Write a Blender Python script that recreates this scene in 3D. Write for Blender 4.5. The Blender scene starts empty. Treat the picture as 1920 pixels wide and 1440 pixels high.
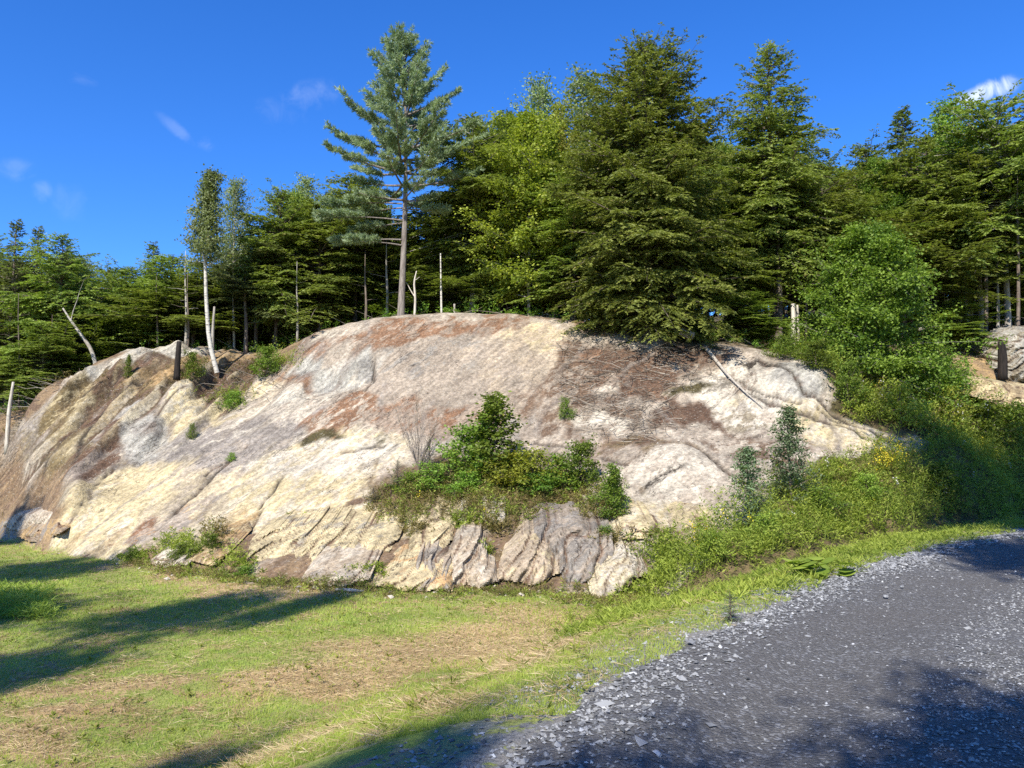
import bpy, math
import numpy as np
from math import sin, cos, pi, radians

# ------------------------------------------------------------------ scene, camera, light
scene = bpy.context.scene
C = scene.collection
F = 1478.0; CX = 960.0; CY = 720.0
TH = math.atan(130.0 / F)
cam_d = bpy.data.cameras.new('camera'); cam = bpy.data.objects.new('camera', cam_d); C.objects.link(cam)
cam_d.sensor_fit = 'HORIZONTAL'; cam_d.sensor_width = 36.0; cam_d.lens = 36.0 * F / 1920.0
cam_d.clip_start = 0.1; cam_d.clip_end = 3000
cam.location = (0, 0, 0); cam.rotation_euler = (pi / 2 + TH, 0, 0)
scene.camera = cam

SUN_AZ = radians(-158.0)      # clockwise from +Y
SUN_EL = radians(42.0)
sd = np.array([sin(SUN_AZ) * cos(SUN_EL), cos(SUN_AZ) * cos(SUN_EL), sin(SUN_EL)])
sun_d = bpy.data.lights.new('sun', 'SUN'); sun = bpy.data.objects.new('sun', sun_d); C.objects.link(sun)
sun_d.energy = 5.0; sun_d.angle = radians(0.53); sun_d.color = (1.0, 0.95, 0.86)
from mathutils import Vector, Matrix
sun.rotation_euler = Vector(tuple(-sd)).to_track_quat('-Z', 'Y').to_euler()

scene.view_settings.view_transform = 'Standard'; scene.view_settings.look = 'None'
scene.view_settings.exposure = 0.80; scene.view_settings.gamma = 1.0
scene.view_settings.use_curve_mapping = False
scene.cycles.max_bounces = 5; scene.cycles.transparent_max_bounces = 4
scene.cycles.diffuse_bounces = 3; scene.cycles.transmission_bounces = 3; scene.cycles.glossy_bounces = 2
scene.cycles.use_denoising = False

def ray(px, py):
    u = (px - CX) / F; v = (CY - py) / F
    return np.array([u, cos(TH) - v * sin(TH), sin(TH) + v * cos(TH)])
def P(px, py, Y):
    r = ray(px, py); return r * (Y / r[1])
def onplane(px, py, z):
    r = ray(px, py); return r * (z / r[2])
def project(x, y, z):
    d = y * cos(TH) + z * sin(TH); d = np.where(d < 0.2, 0.2, d)
    v = (-y * sin(TH) + z * cos(TH)) / d
    return CX + F * x / d, CY - F * v

# ---- nodes helpers
def N(nt, t, **kw):
    n = nt.nodes.new(t)
    for k, v in kw.items():
        if k in n.inputs: n.inputs[k].default_value = v
        else: setattr(n, k, v)
    return n
def L(nt, a, b): nt.links.new(a, b)
def math_n(nt, op, a, b=None, c=None, clamp=False):
    n = nt.nodes.new('ShaderNodeMath'); n.operation = op; n.use_clamp = clamp
    for i, q in enumerate((a, b, c)):
        if q is None: continue
        if isinstance(q, (int, float)): n.inputs[i].default_value = q
        else: L(nt, q, n.inputs[i])
    return n.outputs[0]
def mixc(nt, fac, a, b, mode='MIX'):
    n = nt.nodes.new('ShaderNodeMix'); n.data_type = 'RGBA'; n.blend_type = mode; n.clamp_factor = True
    for i, q in ((0, fac), (6, a), (7, b)):
        if isinstance(q, (int, float)): n.inputs[i].default_value = q
        elif isinstance(q, tuple): n.inputs[i].default_value = (*q, 1) if len(q) == 3 else q
        else: L(nt, q, n.inputs[i])
    return n.outputs[2]
def smooth(nt, v, lo, hi, a=0.0, b=1.0):
    n = nt.nodes.new('ShaderNodeMapRange'); n.interpolation_type = 'SMOOTHSTEP'
    L(nt, v, n.inputs[0]); n.inputs[1].default_value = lo; n.inputs[2].default_value = hi
    n.inputs[3].default_value = a; n.inputs[4].default_value = b
    return n.outputs[0]

# ---- world
world = bpy.data.worlds.new('World'); scene.world = world; world.use_nodes = True
nt = world.node_tree; nt.nodes.clear()
sky = N(nt, 'ShaderNodeTexSky'); sky.sky_type = 'NISHITA'; sky.sun_disc = False
sky.sun_elevation = SUN_EL; sky.sun_rotation = SUN_AZ % (2 * pi)
sky.altitude = 300; sky.air_density = 1.0; sky.dust_density = 0.25; sky.ozone_density = 3.0
hs = N(nt, 'ShaderNodeHueSaturation'); hs.inputs['Saturation'].default_value = 1.27
L(nt, sky.outputs[0], hs.inputs['Color'])
skyc = mixc(nt, 1.0, hs.outputs[0], (0.74, 1.07, 1.62), 'MULTIPLY')
tc = N(nt, 'ShaderNodeTexCoord')
nz = N(nt, 'ShaderNodeTexNoise', Scale=34.0, Detail=8.0, Roughness=0.6, Distortion=0.6)
L(nt, tc.outputs['Generated'], nz.inputs['Vector'])
cl = None
for (cx, cy, w, h, rot, amt) in [(1852, 172, 34, 12, 8, .75), (330, 242, 26, 8, -35, .09), (580, 180, 40, 18, 18, .09),
                                 (522, 212, 32, 18, 0, .05), (78, 358, 12, 14, 0, .11), (25, 318, 28, 13, 10, .07),
                                 (130, 378, 22, 22, 0, .04), (155, 150, 16, 9, 0, .06), (388, 270, 12, 9, 0, .08)]:
    d = ray(cx, cy); d /= np.linalg.norm(d)
    rgt = np.cross(d, [0, 0, 1]); rgt /= np.linalg.norm(rgt); up = np.cross(rgt, d)
    a = radians(rot); ax = rgt * cos(a) + up * sin(a); ay = -rgt * sin(a) + up * cos(a)
    sq = []
    for vec, s in ((ax, w), (ay, h)):
        dn = N(nt, 'ShaderNodeVectorMath', operation='DOT_PRODUCT'); L(nt, tc.outputs['Generated'], dn.inputs[0])
        dn.inputs[1].default_value = tuple(vec * (F / s))
        sq.append(math_n(nt, 'MULTIPLY', dn.outputs['Value'], dn.outputs['Value']))
    fr = N(nt, 'ShaderNodeVectorMath', operation='DOT_PRODUCT'); L(nt, tc.outputs['Generated'], fr.inputs[0]); fr.inputs[1].default_value = tuple(d)
    front = math_n(nt, 'GREATER_THAN', fr.outputs['Value'], 0.5)
    r = math_n(nt, 'ADD', sq[0], sq[1])
    nn = math_n(nt, 'MULTIPLY_ADD', nz.outputs[0], -11.0, 5.9)
    r2 = math_n(nt, 'ADD', r, nn)
    m = smooth(nt, r2, -1.6, 3.0, amt, 0.0)
    m2 = math_n(nt, 'MULTIPLY', m, smooth(nt, r, 0.3, 3.2, 1.0, 0.0))
    m = math_n(nt, 'MULTIPLY', m2, front)
    cl = m if cl is None else math_n(nt, 'MAXIMUM', cl, m)
skyf = mixc(nt, cl, skyc, (9.0, 9.6, 10.4))
bg = N(nt, 'ShaderNodeBackground'); bg.inputs[1].default_value = 0.086
L(nt, skyf, bg.inputs[0]); wo = N(nt, 'ShaderNodeOutputWorld'); L(nt, bg.outputs[0], wo.inputs[0])

# ------------------------------------------------------------------ numpy noise
_r = np.random.RandomState(7); _perm = _r.permutation(4096); _val = _r.rand(4096) * 2 - 1
def _h(i, j, k): return _val[_perm[(_perm[(_perm[i & 4095] + j) & 4095] + k) & 4095]]
def vnoise(x, y, z):
    xi, yi, zi = np.floor(x).astype(int), np.floor(y).astype(int), np.floor(z).astype(int)
    fx, fy, fz = x - xi, y - yi, z - zi
    fx, fy, fz = (f * f * f * (f * (f * 6 - 15) + 10) for f in (fx, fy, fz))
    def l(a, b, t): return a + (b - a) * t
    a = l(l(_h(xi, yi, zi), _h(xi + 1, yi, zi), fx), l(_h(xi, yi + 1, zi), _h(xi + 1, yi + 1, zi), fx), fy)
    b = l(l(_h(xi, yi, zi + 1), _h(xi + 1, yi, zi + 1), fx), l(_h(xi, yi + 1, zi + 1), _h(xi + 1, yi + 1, zi + 1), fx), fy)
    return l(a, b, fz)
def fbm(x, y, z, o=4, g=0.5):
    s = 0; a = 1.0; n = 0
    for i in range(o):
        s = s + a * vnoise(x * 2 ** i + 17 * i, y * 2 ** i + 31 * i, z * 2 ** i + 5 * i); n += a; a *= g
    return s / n
def sstep(a, b, x):
    t = np.clip((x - a) / (b - a), 0, 1); return t * t * (3 - 2 * t)
def in_poly(px, py, poly):
    r = np.zeros(px.shape, bool); n = len(poly)
    for i in range(n):
        x1, y1 = poly[i]; x2, y2 = poly[(i + 1) % n]
        if y1 == y2: continue
        c = (py < y1) != (py < y2)
        r ^= c & (px < (x2 - x1) * (py - y1) / (y2 - y1) + x1)
    return r
def poly_dist(px, py, poly):
    d = np.full(px.shape, 1e9); n = len(poly)
    for i in range(n):
        a = np.array(poly[i], float); b = np.array(poly[(i + 1) % n], float); e = b - a
        t = np.clip(((px - a[0]) * e[0] + (py - a[1]) * e[1]) / (e @ e), 0, 1)
        d = np.minimum(d, np.hypot(px - a[0] - t * e[0], py - a[1] - t * e[1]))
    return np.where(in_poly(px, py, poly), d, -d)

# ------------------------------------------------------------------ ground shape
LAWN_Z = -2.8; ROAD_Z = -1.6
EDGE = [(-7.0, -8.0), (-2.6, 0.0), (-0.02, 4.47), (1.66, 7.15), (5.1, 11.6), (11.4, 17.4), (20.0, 23.5), (34.0, 30.0), (60., 38.)]
_e0 = np.array(EDGE); _s0 = np.concatenate([[0], np.cumsum(np.hypot(*np.diff(_e0, axis=0).T))]); _st = np.arange(0, _s0[-1], .25)
_ex = np.interp(_st, _s0, _e0[:, 0]); _ey = np.interp(_st, _s0, _e0[:, 1]); _kk = np.ones(13) / 13
for _ in range(2):
    _ex = np.convolve(np.pad(_ex, 6, mode='reflect', reflect_type='odd'), _kk, 'valid'); _ey = np.convolve(np.pad(_ey, 6, mode='reflect', reflect_type='odd'), _kk, 'valid')
EDGE = [(_ex[i], _ey[i]) for i in list(range(0, len(_ex), 6)) + [len(_ex) - 1]]
def edge_dist(x, y):           # signed distance to the road's left edge, positive on the road side
    x = np.asarray(x, float); y = np.asarray(y, float)
    d = np.full(x.shape, 1e9); s = np.zeros(x.shape)
    for i in range(len(EDGE) - 1):
        a = np.array(EDGE[i]); b = np.array(EDGE[i + 1]); e = b - a
        t = ((x - a[0]) * e[0] + (y - a[1]) * e[1]) / (e @ e)
        if i == 0: t = np.minimum(t, 1)
        elif i == len(EDGE) - 2: t = np.maximum(t, 0)
        else: t = np.clip(t, 0, 1)
        qx = x - a[0] - t * e[0]; qy = y - a[1] - t * e[1]; dd = np.hypot(qx, qy)
        cr = (x - a[0]) * e[1] - (y - a[1]) * e[0]
        s = np.where(dd < d, np.sign(cr), s); d = np.minimum(d, dd)
    return d * s
ROAD_W = 5.2
def low_ground(x, y):
    d = edge_dist(x, y)
    drop = 1.2 * sstep(0.0, 4.4, -d)
    far = sstep(9, 16, y) * sstep(2, 7, x)
    drop = drop * (1 - .45 * far)
    out = np.clip(d - ROAD_W, 0, 60)
    z = ROAD_Z - drop - out * 0.0
    return z + 0.035 * fbm(x * .35, y * .35, 0 * x, 3) * sstep(0, 1.5, -d)

def W(px, py, Y): return tuple(P(px, py, Y))
ctl = []
base = [(-200, 1000), (0, 1012), (60, 1028), (130, 1042), (230, 1054), (330, 1068), (450, 1084), (560, 1092), (680, 1104), (850, 1108), (1000, 1108), (1120, 1118), (1200, 1118)]
for (a, b) in base:
    p = onplane(a, b, LAWN_Z); ctl.append(tuple(p)); ctl.append((p[0] * .93, p[1] - 1.6, LAWN_Z - 1.2)); ctl.append((p[0] * .8, p[1] - 6, LAWN_Z - 3.5))
for t in [
    (0, 960, 27.0), (0, 900, 27.6), (0, 835, 28.6), (-150, 850, 29), (60, 960, 25.5), (60, 900, 26.3), (30, 815, 28.5),
    (110, 960, 23.3), (120, 880, 25), (40, 800, 28.2), (90, 742, 29.2), (130, 716, 29.8), (200, 678, 30.5), (300, 658, 31), (360, 649, 31.5), (450, 664, 31.5),
    (200, 900, 24.8), (170, 980, 23), (250, 1000, 22), (160, 800, 27.2), (300, 780, 27.6), (300, 860, 25.6), (400, 850, 25), (400, 950, 22.6), (400, 730, 29), (300, 940, 23.3), (480, 712, 29.6),
    (535, 700, 29), (560, 658, 29.4), (600, 632, 29.5), (520, 760, 27), (500, 850, 24.7), (500, 950, 22), (500, 1020, 20.3),
    (680, 611, 29.4), (680, 700, 27.2), (680, 800, 25.0), (680, 900, 22.4), (680, 965, 20.5), (690, 1025, 18.7),
    (860, 596, 29.5), (860, 650, 28), (860, 750, 25.8), (860, 850, 23.4), (860, 905, 21.6), (880, 955, 19.8), (880, 1000, 18.4), (880, 1050, 17.6),
    (760, 600, 29.5), (950, 597, 29.4), (1050, 608, 29), (1040, 700, 26.5), (1040, 800, 24), (1040, 880, 21.7), (1040, 950, 19.6), (1040, 1000, 18.2), (1040, 1050, 17.3),
    (1130, 640, 27.8), (1230, 650, 27.2), (1200, 700, 26), (1200, 800, 23.3), (1200, 900, 20.5), (1200, 970, 18.5), (1220, 1040, 17),
    (1330, 656, 27), (1330, 750, 24.5), (1330, 850, 21.7), (1320, 950, 18.8), (1300, 1020, 17.0),
    (1400, 668, 26), (1450, 760, 23.6), (1450, 850, 20.9), (1420, 930, 18.3), (1480, 686, 25.2), (1540, 706, 24.4), (1550, 770, 23.4), (1560, 850, 21.2),
    (1640, 818, 22.6), (1710, 838, 22.5), (1600, 790, 23.3), (1500, 950, 17.6), (1600, 920, 19.2), (1700, 885, 21), (1850, 880, 23.2),
    (1330, 1080, 14.8), (1450, 1040, 15), (1600, 1000, 17.6), (1750, 955, 20.5), (1900, 930, 23),
    (1650, 740, 27), (1800, 760, 27.5), (1850, 645, 34), (1900, 700, 30), (1700, 640, 33.5), (1500, 640, 31.5), (1400, 645, 30), (1800, 840, 25), (2050, 700, 33), (2050, 860, 27),
]: ctl.append(W(*t))
for t in [(-14.5, 33, 3.3), (-18, 32, 1.9), (-22, 32, .9), (-12, 35, 3.7), (-8, 36, 4.1), (-3, 34, 5.1), (3, 34, 5.2), (-3, 40, 5.4), (6, 40, 5.8), (-20, 42, 3.2), (-30, 35, 1.2), (-45, 45, 3.0),
          (12, 40, 6.6), (22, 42, 7.4), (32, 40, 7), (45, 40, 7.5), (-10, 50, 5.5), (8, 50, 7.5), (25, 55, 10), (45, 60, 12), (-30, 60, 6), (-60, 60, 5), (0, 70, 10), (30, 75, 14), (-30, 80, 8), (70, 70, 14), (60, 45, 6),
          (10, 10, -4.5), (16, 14, -4.5), (24, 18, -4), (34, 22, -3.5), (50, 26, -3), (5, 8, -6), (4, 12, -4.2), (8.5, 14, -3.6), (0, 2, -8), (-20, 2, -8), (20, 2, -6), (-40, 8, -8), (-60, 20, -6), (60, 15, -5)]:
    ctl.append(t)
ctl = np.array(ctl)
def kern(ax, ay, bx, by): return np.sqrt((ax[:, None] - bx[None]) ** 2 + (ay[:, None] - by[None]) ** 2 + 0.5)
_n = len(ctl)
A = np.zeros((_n + 3, _n + 3)); A[:_n, :_n] = -kern(ctl[:, 0], ctl[:, 1], ctl[:, 0], ctl[:, 1]); A[:_n, :_n] += np.eye(_n) * 0.02 * -1
A[:_n, _n] = 1; A[:_n, _n + 1] = ctl[:, 0]; A[:_n, _n + 2] = ctl[:, 1]; A[_n:, :_n] = A[:_n, _n:].T
_w = np.linalg.solve(A, np.concatenate([ctl[:, 2], [0, 0, 0]]))
def hill(x, y):
    out = np.empty(x.shape); xf, yf = x.ravel(), y.ravel(); o = out.ravel()
    for i in range(0, xf.size, 40000):
        a, b = xf[i:i + 40000], yf[i:i + 40000]
        o[i:i + 40000] = -kern(a, b, ctl[:, 0], ctl[:, 1]) @ _w[:_n] + _w[_n] + _w[_n + 1] * a + _w[_n + 2] * b
    return o.reshape(x.shape)

def axis(segs):
    v = [segs[0][0]]
    for a, b, s in segs:
        n = max(1, int(round((b - a) / s))); v += list(np.linspace(a, b, n + 1)[1:])
    return np.array(v)
xs = axis([(-400, -60, 34), (-60, -24, 3), (-24, -20, .4), (-20, 15, .085), (15, 22, .3), (22, 60, 3), (60, 400, 34)])
ys = axis([(-120, -8, 8), (-8, 2, 1), (2, 14, .14), (14, 31, .075), (31, 40, .22), (40, 80, 2), (80, 400, 30)])
X, Y = np.meshgrid(xs, ys)
yc = np.clip(Y, 2, 78); xc = np.clip(X, -58, 58)
R = hill(xc, yc)
Lz = low_ground(X, Y)
k = 0.10
dd = R - Lz; hh = np.clip(0.5 + 0.5 * dd / k, 0, 1)
Z = Lz + (R - Lz) * hh + k * hh * (1 - hh)
rock_side = hh
# rock and forest micro relief
PX, PY = project(X, Y, Z)
wob = fbm(X * .9, Y * .9, Z * .9, 4)
wob2 = fbm(X * .9 + 40, Y * .9, Z * .9, 4)
PXw = PX + wob * 26; PYw = PY + wob2 * 20

OUTCROP = [(-60, 850), (20, 812), (60, 765), (120, 718), (200, 672), (300, 645), (360, 635), (470, 655), (530, 690), (560, 645), (600, 622), (680, 600), (760, 588), (860, 582), (940, 584), (1060, 598),
           (1110, 630), (1280, 640), (1400, 650), (1480, 670), (1550, 695), (1572, 740), (1560, 772), (1610, 790), (1740, 834), (1640, 856), (1560, 860), (1500, 890), (1440, 940),
           (1380, 990), (1310, 1055), (1240, 1130), (1100, 1135), (680, 1125), (560, 1100), (440, 1095), (330, 1080), (230, 1066), (100, 1050), (85, 990), (50, 930), (-60, 1000)]
od = poly_dist(PXw, PYw, OUTCROP)
crestY = np.interp(X, [-20, -16, -12, -4, 0, 6, 8, 12], [30, 31, 32.2, 30.5, 30.3, 28.3, 27, 24.5])
back = sstep(0.0, 1.6, Y - crestY)
rockm = sstep(-3, 5, od) * (rock_side > .3) * (1 - back) * (Y > 13)
# foliation ribs on the left of the outcrop
q = X * .74 - Z * .66 + .25 * Y
def saw(v): f = v - np.floor(v); return np.where(f < .8, f / .8, (1 - f) / .2)
ribamp = sstep(620, 380, PX) * sstep(30, -60, PY - (930 - .36 * (PX - 100))) * (1 - .5 * sstep(700, 660, PY))
ampn = .5 + .7 * fbm(X * .5, Y * .3, Z * .3, 3)
rib = (saw(q * 1.15 + .8 * fbm(X * .25, Y * .25, Z * .25, 3)) - .5) * .30 + (saw(q * 2.9 + 1.1 * fbm(X * .4, Y * .4, Z * .2, 3)) - .5) * .10
al_ = X * .66 + Z * .74
anis = fbm(q * 1.5, .5 * Y, al_ * .38, 5, .62)
Z = Z + rockm * ribamp * (rib * ampn * 2.2 + .16 * anis) + rockm * .05 * anis
rough = fbm(q * 2.2, Y * .8, (X * .66 + Z * .74) * .35, 5, .55)
Z = Z + rockm * (.10 * fbm(X * .55, Y * .55, Z * .55, 3) + .045 * rough * (1 + 1.5 * ribamp))
scoop = poly_dist(PX + wob * 8, PY + wob2 * 8, [(555, 742), (572, 702), (618, 680), (706, 668), (704, 702), (655, 722), (600, 748)])
Z = Z - .42 * sstep(-2, 7, scoop) * (Y > 13) * (1 - back) * (.75 + .5 * anis)
CR = [([(436, 858), (370, 920), (290, 985), (225, 1045)], 2.6), ([(535, 885), (500, 930), (470, 1000)], 2.0), ([(470, 830), (400, 880), (330, 960)], 1.6), ([(1425, 684), (1470, 705), (1510, 745), (1552, 772), (1600, 800)], 4.0), ([(1400, 742), (1480, 768), (1560, 800), (1650, 838)], 2.6),
      ([(1530, 775), (1580, 798), (1640, 812), (1700, 836)], 2.6), ([(1290, 850), (1340, 880), (1400, 905)], 3.0), ([(1160, 960), (1230, 985), (1300, 1000), (1345, 985)], 3.5), ([(575, 966), (620, 958), (660, 952)], 3.5), ([(580, 980), (610, 974)], 2.5),
      ([(300, 800), (240, 850), (190, 900), (120, 1000)], 2.6), ([(350, 745), (290, 800), (230, 870)], 2.6), ([(230, 700), (150, 790), (90, 870), (70, 930)], 3.0), ([(290, 690), (200, 770), (130, 870)], 2.6), ([(640, 850), (690, 835), (720, 838)], 2.5), ([(1330, 700), (1420, 740), (1500, 760)], 2.0),
      ([(450, 700), (400, 735), (370, 790)], 3.0), ([(700, 668), (702, 700), (690, 730)], 3), ([(1060, 690), (1100, 705), (1160, 700)], 2), ([(450, 1040), (480, 1000), (540, 975), (640, 968)], 3.0), ([(640, 1000), (760, 985)], 2.5), ([(1000, 830), (1100, 850), (1180, 880)], 2.2)]
crk = np.zeros_like(X)
for pl, w in CR:
    dl_ = np.full(X.shape, 1e9); qx_, qy_ = PX + wob * 10 + 5 * anis, PY + wob2 * 10 + 5 * anis
    for (p0_, p1_) in zip(pl[:-1], pl[1:]):
        a_ = np.array(p0_, float); e_ = np.array(p1_, float) - a_; t_ = np.clip(((qx_ - a_[0]) * e_[0] + (qy_ - a_[1]) * e_[1]) / (e_ @ e_), 0, 1)
        dl_ = np.minimum(dl_, np.hypot(qx_ - a_[0] - t_ * e_[0], qy_ - a_[1] - t_ * e_[1]))
    crk = np.maximum(crk, np.exp(-(dl_ / w) ** 2) * sstep(-.35, .1, anis + .15))
crk = crk * rockm * (Y > 13) * (1 - back)
Z = Z - .10 * crk
# rounded lobes, hollows and steps: (px, py, radius x, radius y, height)
for (a, b, rx, ry, h) in [(335, 762, 42, 36, .55), (250, 800, 50, 60, .3), (640, 690, 70, 36, -.38), (640, 648, 80, 16, .12), (215, 690, 30, 14, .3), (260, 672, 36, 12, .35), (330, 655, 30, 10, .3),
                          (1320, 735, 75, 30, .25), (1480, 715, 80, 30, .30), (1535, 740, 24, 40, .22), (1240, 890, 90, 60, .28), (1290, 860, 60, 50, .2), (1210, 1000, 50, 40, .15), (1440, 745, 14, 60, -.12),
                          (1590, 812, 60, 12, .12), (1640, 835, 60, 9, .12), (590, 955, 60, 7, -.08), (60, 930, 36, 26, -.4), (140, 930, 24, 60, .25)]:
    e = ((PX - a) / rx) ** 2 + ((PY - b) / ry) ** 2
    Z = Z + h * np.exp(-e * 1.1) * (Y > 13) * (1 - back)
# soil bumpiness
soil = (1 - rockm) * (rock_side > .5)
Z = Z + soil * (.10 * fbm(X * 1.1, Y * 1.1, 0 * X, 3) + .04 * fbm(X * 5, Y * 5, 0 * X, 2))
lawnm = (rock_side <= .5)
ED = edge_dist(X, Y)
Z = Z + lawnm * .012 * fbm(X * 3, Y * 3, 0 * X, 3) * (ED < 0)
# sink the ground below the road sheet
inroad = (ED > .15) & (ED < ROAD_W - .15) & (rock_side < .5)
Z = np.where(inroad, Z - .10, Z)

def zat(x, y):
    x = np.atleast_1d(np.asarray(x, float)); y = np.atleast_1d(np.asarray(y, float))
    i = np.clip(np.searchsorted(xs, x) - 1, 0, len(xs) - 2); j = np.clip(np.searchsorted(ys, y) - 1, 0, len(ys) - 2)
    fx = np.clip((x - xs[i]) / (xs[i + 1] - xs[i]), 0, 1); fy = np.clip((y - ys[j]) / (ys[j + 1] - ys[j]), 0, 1)
    return (Z[j, i] * (1 - fx) + Z[j, i + 1] * fx) * (1 - fy) + (Z[j + 1, i] * (1 - fx) + Z[j + 1, i + 1] * fx) * fy
def hit(px, py, y0=4.0, y1=60.0):
    r = ray(px, py); t = np.linspace(y0, y1, 1600) / r[1]
    d = r[2] * t - zat(r[0] * t, r[1] * t)
    i = np.where(d < 0)[0]
    if len(i) == 0: return None
    t = t[max(i[0] - 1, 0)]; x, y = r[0] * t, r[1] * t
    return np.array([x, y, float(zat(x, y)[0])])

# ------------------------------------------------------------------ surface colours (albedo)
K = dict(cream=(.585, .485, .285), sand=(.47, .38, .27), white=(.585, .525, .42), pink=(.405, .34, .265), violet=(.29, .255, .22), rust=(.25, .14, .08), litter=(.13, .078, .05),
         moss=(.075, .062, .024), dirt=(.27, .185, .105), grey=(.42, .40, .345), olive=(.17, .125, .06), orange=(.58, .32, .13), brown=(.17, .11, .07),
         green=(.22, .30, .05), green2=(.31, .335, .085), straw=(.52, .37, .175), tan=(.40, .27, .13), dark=(.05, .04, .03), yellow=(.57, .46, .26), slate=(.26, .245, .22))
K['dome'] = (.345, .285, .22)
ALB = .78      # one overall albedo scale
K = {k_: np.array(v) * ALB for k_, v in K.items()}
ca = np.zeros(X.shape + (3,)) + K['dirt']; cb = np.zeros(X.shape + (3,)) + K['brown']; am = np.full(X.shape, .45)
def lay(m, a, b, t):
    global ca, cb, am
    m = np.clip(m, 0, 1); ca = ca + (K[a] - ca) * m[..., None]; cb = cb + (K[b] - cb) * m[..., None]; am = am + (t - am) * m
def ell(px, py, rx, ry, rot=0, soft=.35, w=1.0):
    c, s = cos(radians(rot)), sin(radians(rot)); dx, dy = PX - px + wob * 26 * w, PY - py + wob2 * 20 * w
    e = np.sqrt(((dx * c - dy * s) / rx) ** 2 + ((dx * s + dy * c) / ry) ** 2) + 1.1 * anis * (PY < 1100)
    return sstep(1 + soft * .6, 1 - soft * .6, e)
front = (1 - back)
# forest floor
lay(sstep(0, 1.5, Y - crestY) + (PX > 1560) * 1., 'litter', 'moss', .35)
# rock base
lay(rockm, 'pink', 'white', .42)
def rp(*a, m=1.0, **kw):
    (px, py, rx, ry, rot), (A_, B_, t_) = a[:5], a[5:8]
    lay(ell(px, py, rx, ry, rot, **kw) * rockm * m, A_, B_, t_)
rp(300, 930, 330, 130, 28, 'cream', 'white', .35)
rp(560, 900, 200, 110, 10, 'cream', 'white', .5)
rp(380, 900, 130, 36, 38, 'pink', 'cream', .5, m=.8)
rp(330, 1000, 90, 30, 40, 'pink', 'cream', .5, m=.7)
rp(620, 980, 190, 50, 8, 'cream', 'white', .5)
rp(500, 800, 190, 42, 18, 'violet', 'white', .38)
rp(455, 840, 120, 26, 25, 'violet', 'pink', .4)
rp(560, 755, 130, 30, 15, 'pink', 'white', .62)
rp(230, 760, 260, 84, 35, 'violet', 'olive', .5)
rp(180, 780, 170, 56, 42, 'olive', 'cream', .22)
rp(130, 760, 70, 26, 45, 'olive', 'cream', .42)
rp(250, 740, 160, 44, 38, 'litter', 'olive', .38)
rp(330, 700, 130, 26, 22, 'olive', 'litter', .4)
rp(210, 830, 120, 26, 44, 'litter', 'white', .25)
rp(290, 710, 60, 16, 20, 'tan', 'olive', .5)
rp(430, 672, 60, 20, 0, 'tan', 'dirt', .5)
rp(400, 720, 110, 26, 20, 'litter', 'moss', .4)
rp(265, 805, 34, 46, 35, 'grey', 'violet', .45)
rp(335, 762, 38, 30, 20, 'cream', 'grey', .5)
rp(230, 672, 70, 14, 15, 'white', 'grey', .5)
rp(330, 655, 50, 10, 0, 'white', 'grey', .5)
rp(800, 700, 200, 90, 0, 'pink', 'sand', .45)
rp(900, 780, 150, 60, 0, 'pink', 'slate', .45)
rp(960, 680, 150, 70, 0, 'sand', 'pink', .5)
rp(1010, 632, 80, 30, 0, 'sand', 'cream', .5)
rp(860, 610, 190, 15, 3, 'rust', 'pink', .5)
rp(720, 630, 110, 14, 12, 'rust', 'white', .5)
rp(800, 640, 110, 13, 12, 'rust', 'pink', .3)
rp(830, 720, 230, 80, 0, 'dome', 'pink', .42)
rp(760, 665, 130, 40, 0, 'dome', 'slate', .42)
rp(980, 720, 90, 60, 0, 'dome', 'sand', .5)
rp(860, 608, 190, 12, 3, 'rust', 'pink', .5)
rp(740, 636, 120, 12, 12, 'rust', 'pink', .45)
rp(570, 690, 60, 40, 40, 'rust', 'violet', .55)
rp(620, 690, 76, 30, 8, 'grey', 'slate', .42, w=.4)
rp(540, 745, 70, 22, 30, 'white', 'grey', .4)
rp(682, 684, 18, 12, -20, 'slate', 'grey', .5)
rp(640, 705, 60, 18, 8, 'white', 'slate', .42, w=.4)
rp(640, 780, 66, 22, 20, 'rust', 'white', .45)
rp(670, 757, 46, 14, 25, 'rust', 'white', .42)
rp(600, 820, 40, 14, 5, 'moss', 'rust', .32)
rp(695, 835, 34, 10, 15, 'moss', 'white', .5)
rp(745, 775, 46, 22, 15, 'rust', 'pink', .55)
rp(850, 790, 120, 30, 0, 'rust', 'pink', .62)
rp(640, 860, 120, 30, 5, 'white', 'cream', .4)
rp(660, 940, 100, 16, 8, 'yellow', 'white', .5)
rp(610, 968, 66, 6, 10, 'dark', 'litter', .4, w=.3)
rp(540, 1000, 34, 9, 5, 'dark', 'brown', .4, w=.4)
rp(670, 945, 30, 8, 10, 'brown', 'litter', .4, w=.4)
rp(436, 1000, 60, 20, 40, 'tan', 'cream', .6)
rp(265, 990, 36, 7, 45, 'rust', 'pink', .5, w=.3)
rp(300, 990, 60, 14, 42, 'pink', 'orange', .35)
rp(205, 1000, 60, 8, 50, 'cream', 'white', .5)
rp(180, 1030, 60, 8, 40, 'rust', 'cream', .62)
rp(1100, 790, 130, 70, -15, 'brown', 'pink', .5)
rp(1180, 700, 150, 50, -8, 'litter', 'rust', .34)
rp(1300, 665, 110, 26, -5, 'litter', 'brown', .4)
rp(1060, 720, 60, 60, 0, 'brown', 'pink', .45)
rp(1130, 810, 90, 30, -20, 'white', 'brown', .45)
rp(1170, 850, 80, 30, -20, 'pink', 'brown', .4)
rp(1300, 790, 120, 20, 0, 'litter', 'brown', .3)
rp(1240, 850, 110, 24, -10, 'brown', 'olive', .5)
rp(1440, 740, 130, 50, -25, 'white', 'grey', .38)
rp(1330, 740, 75, 30, -10, 'white', 'dark', .38)
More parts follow.
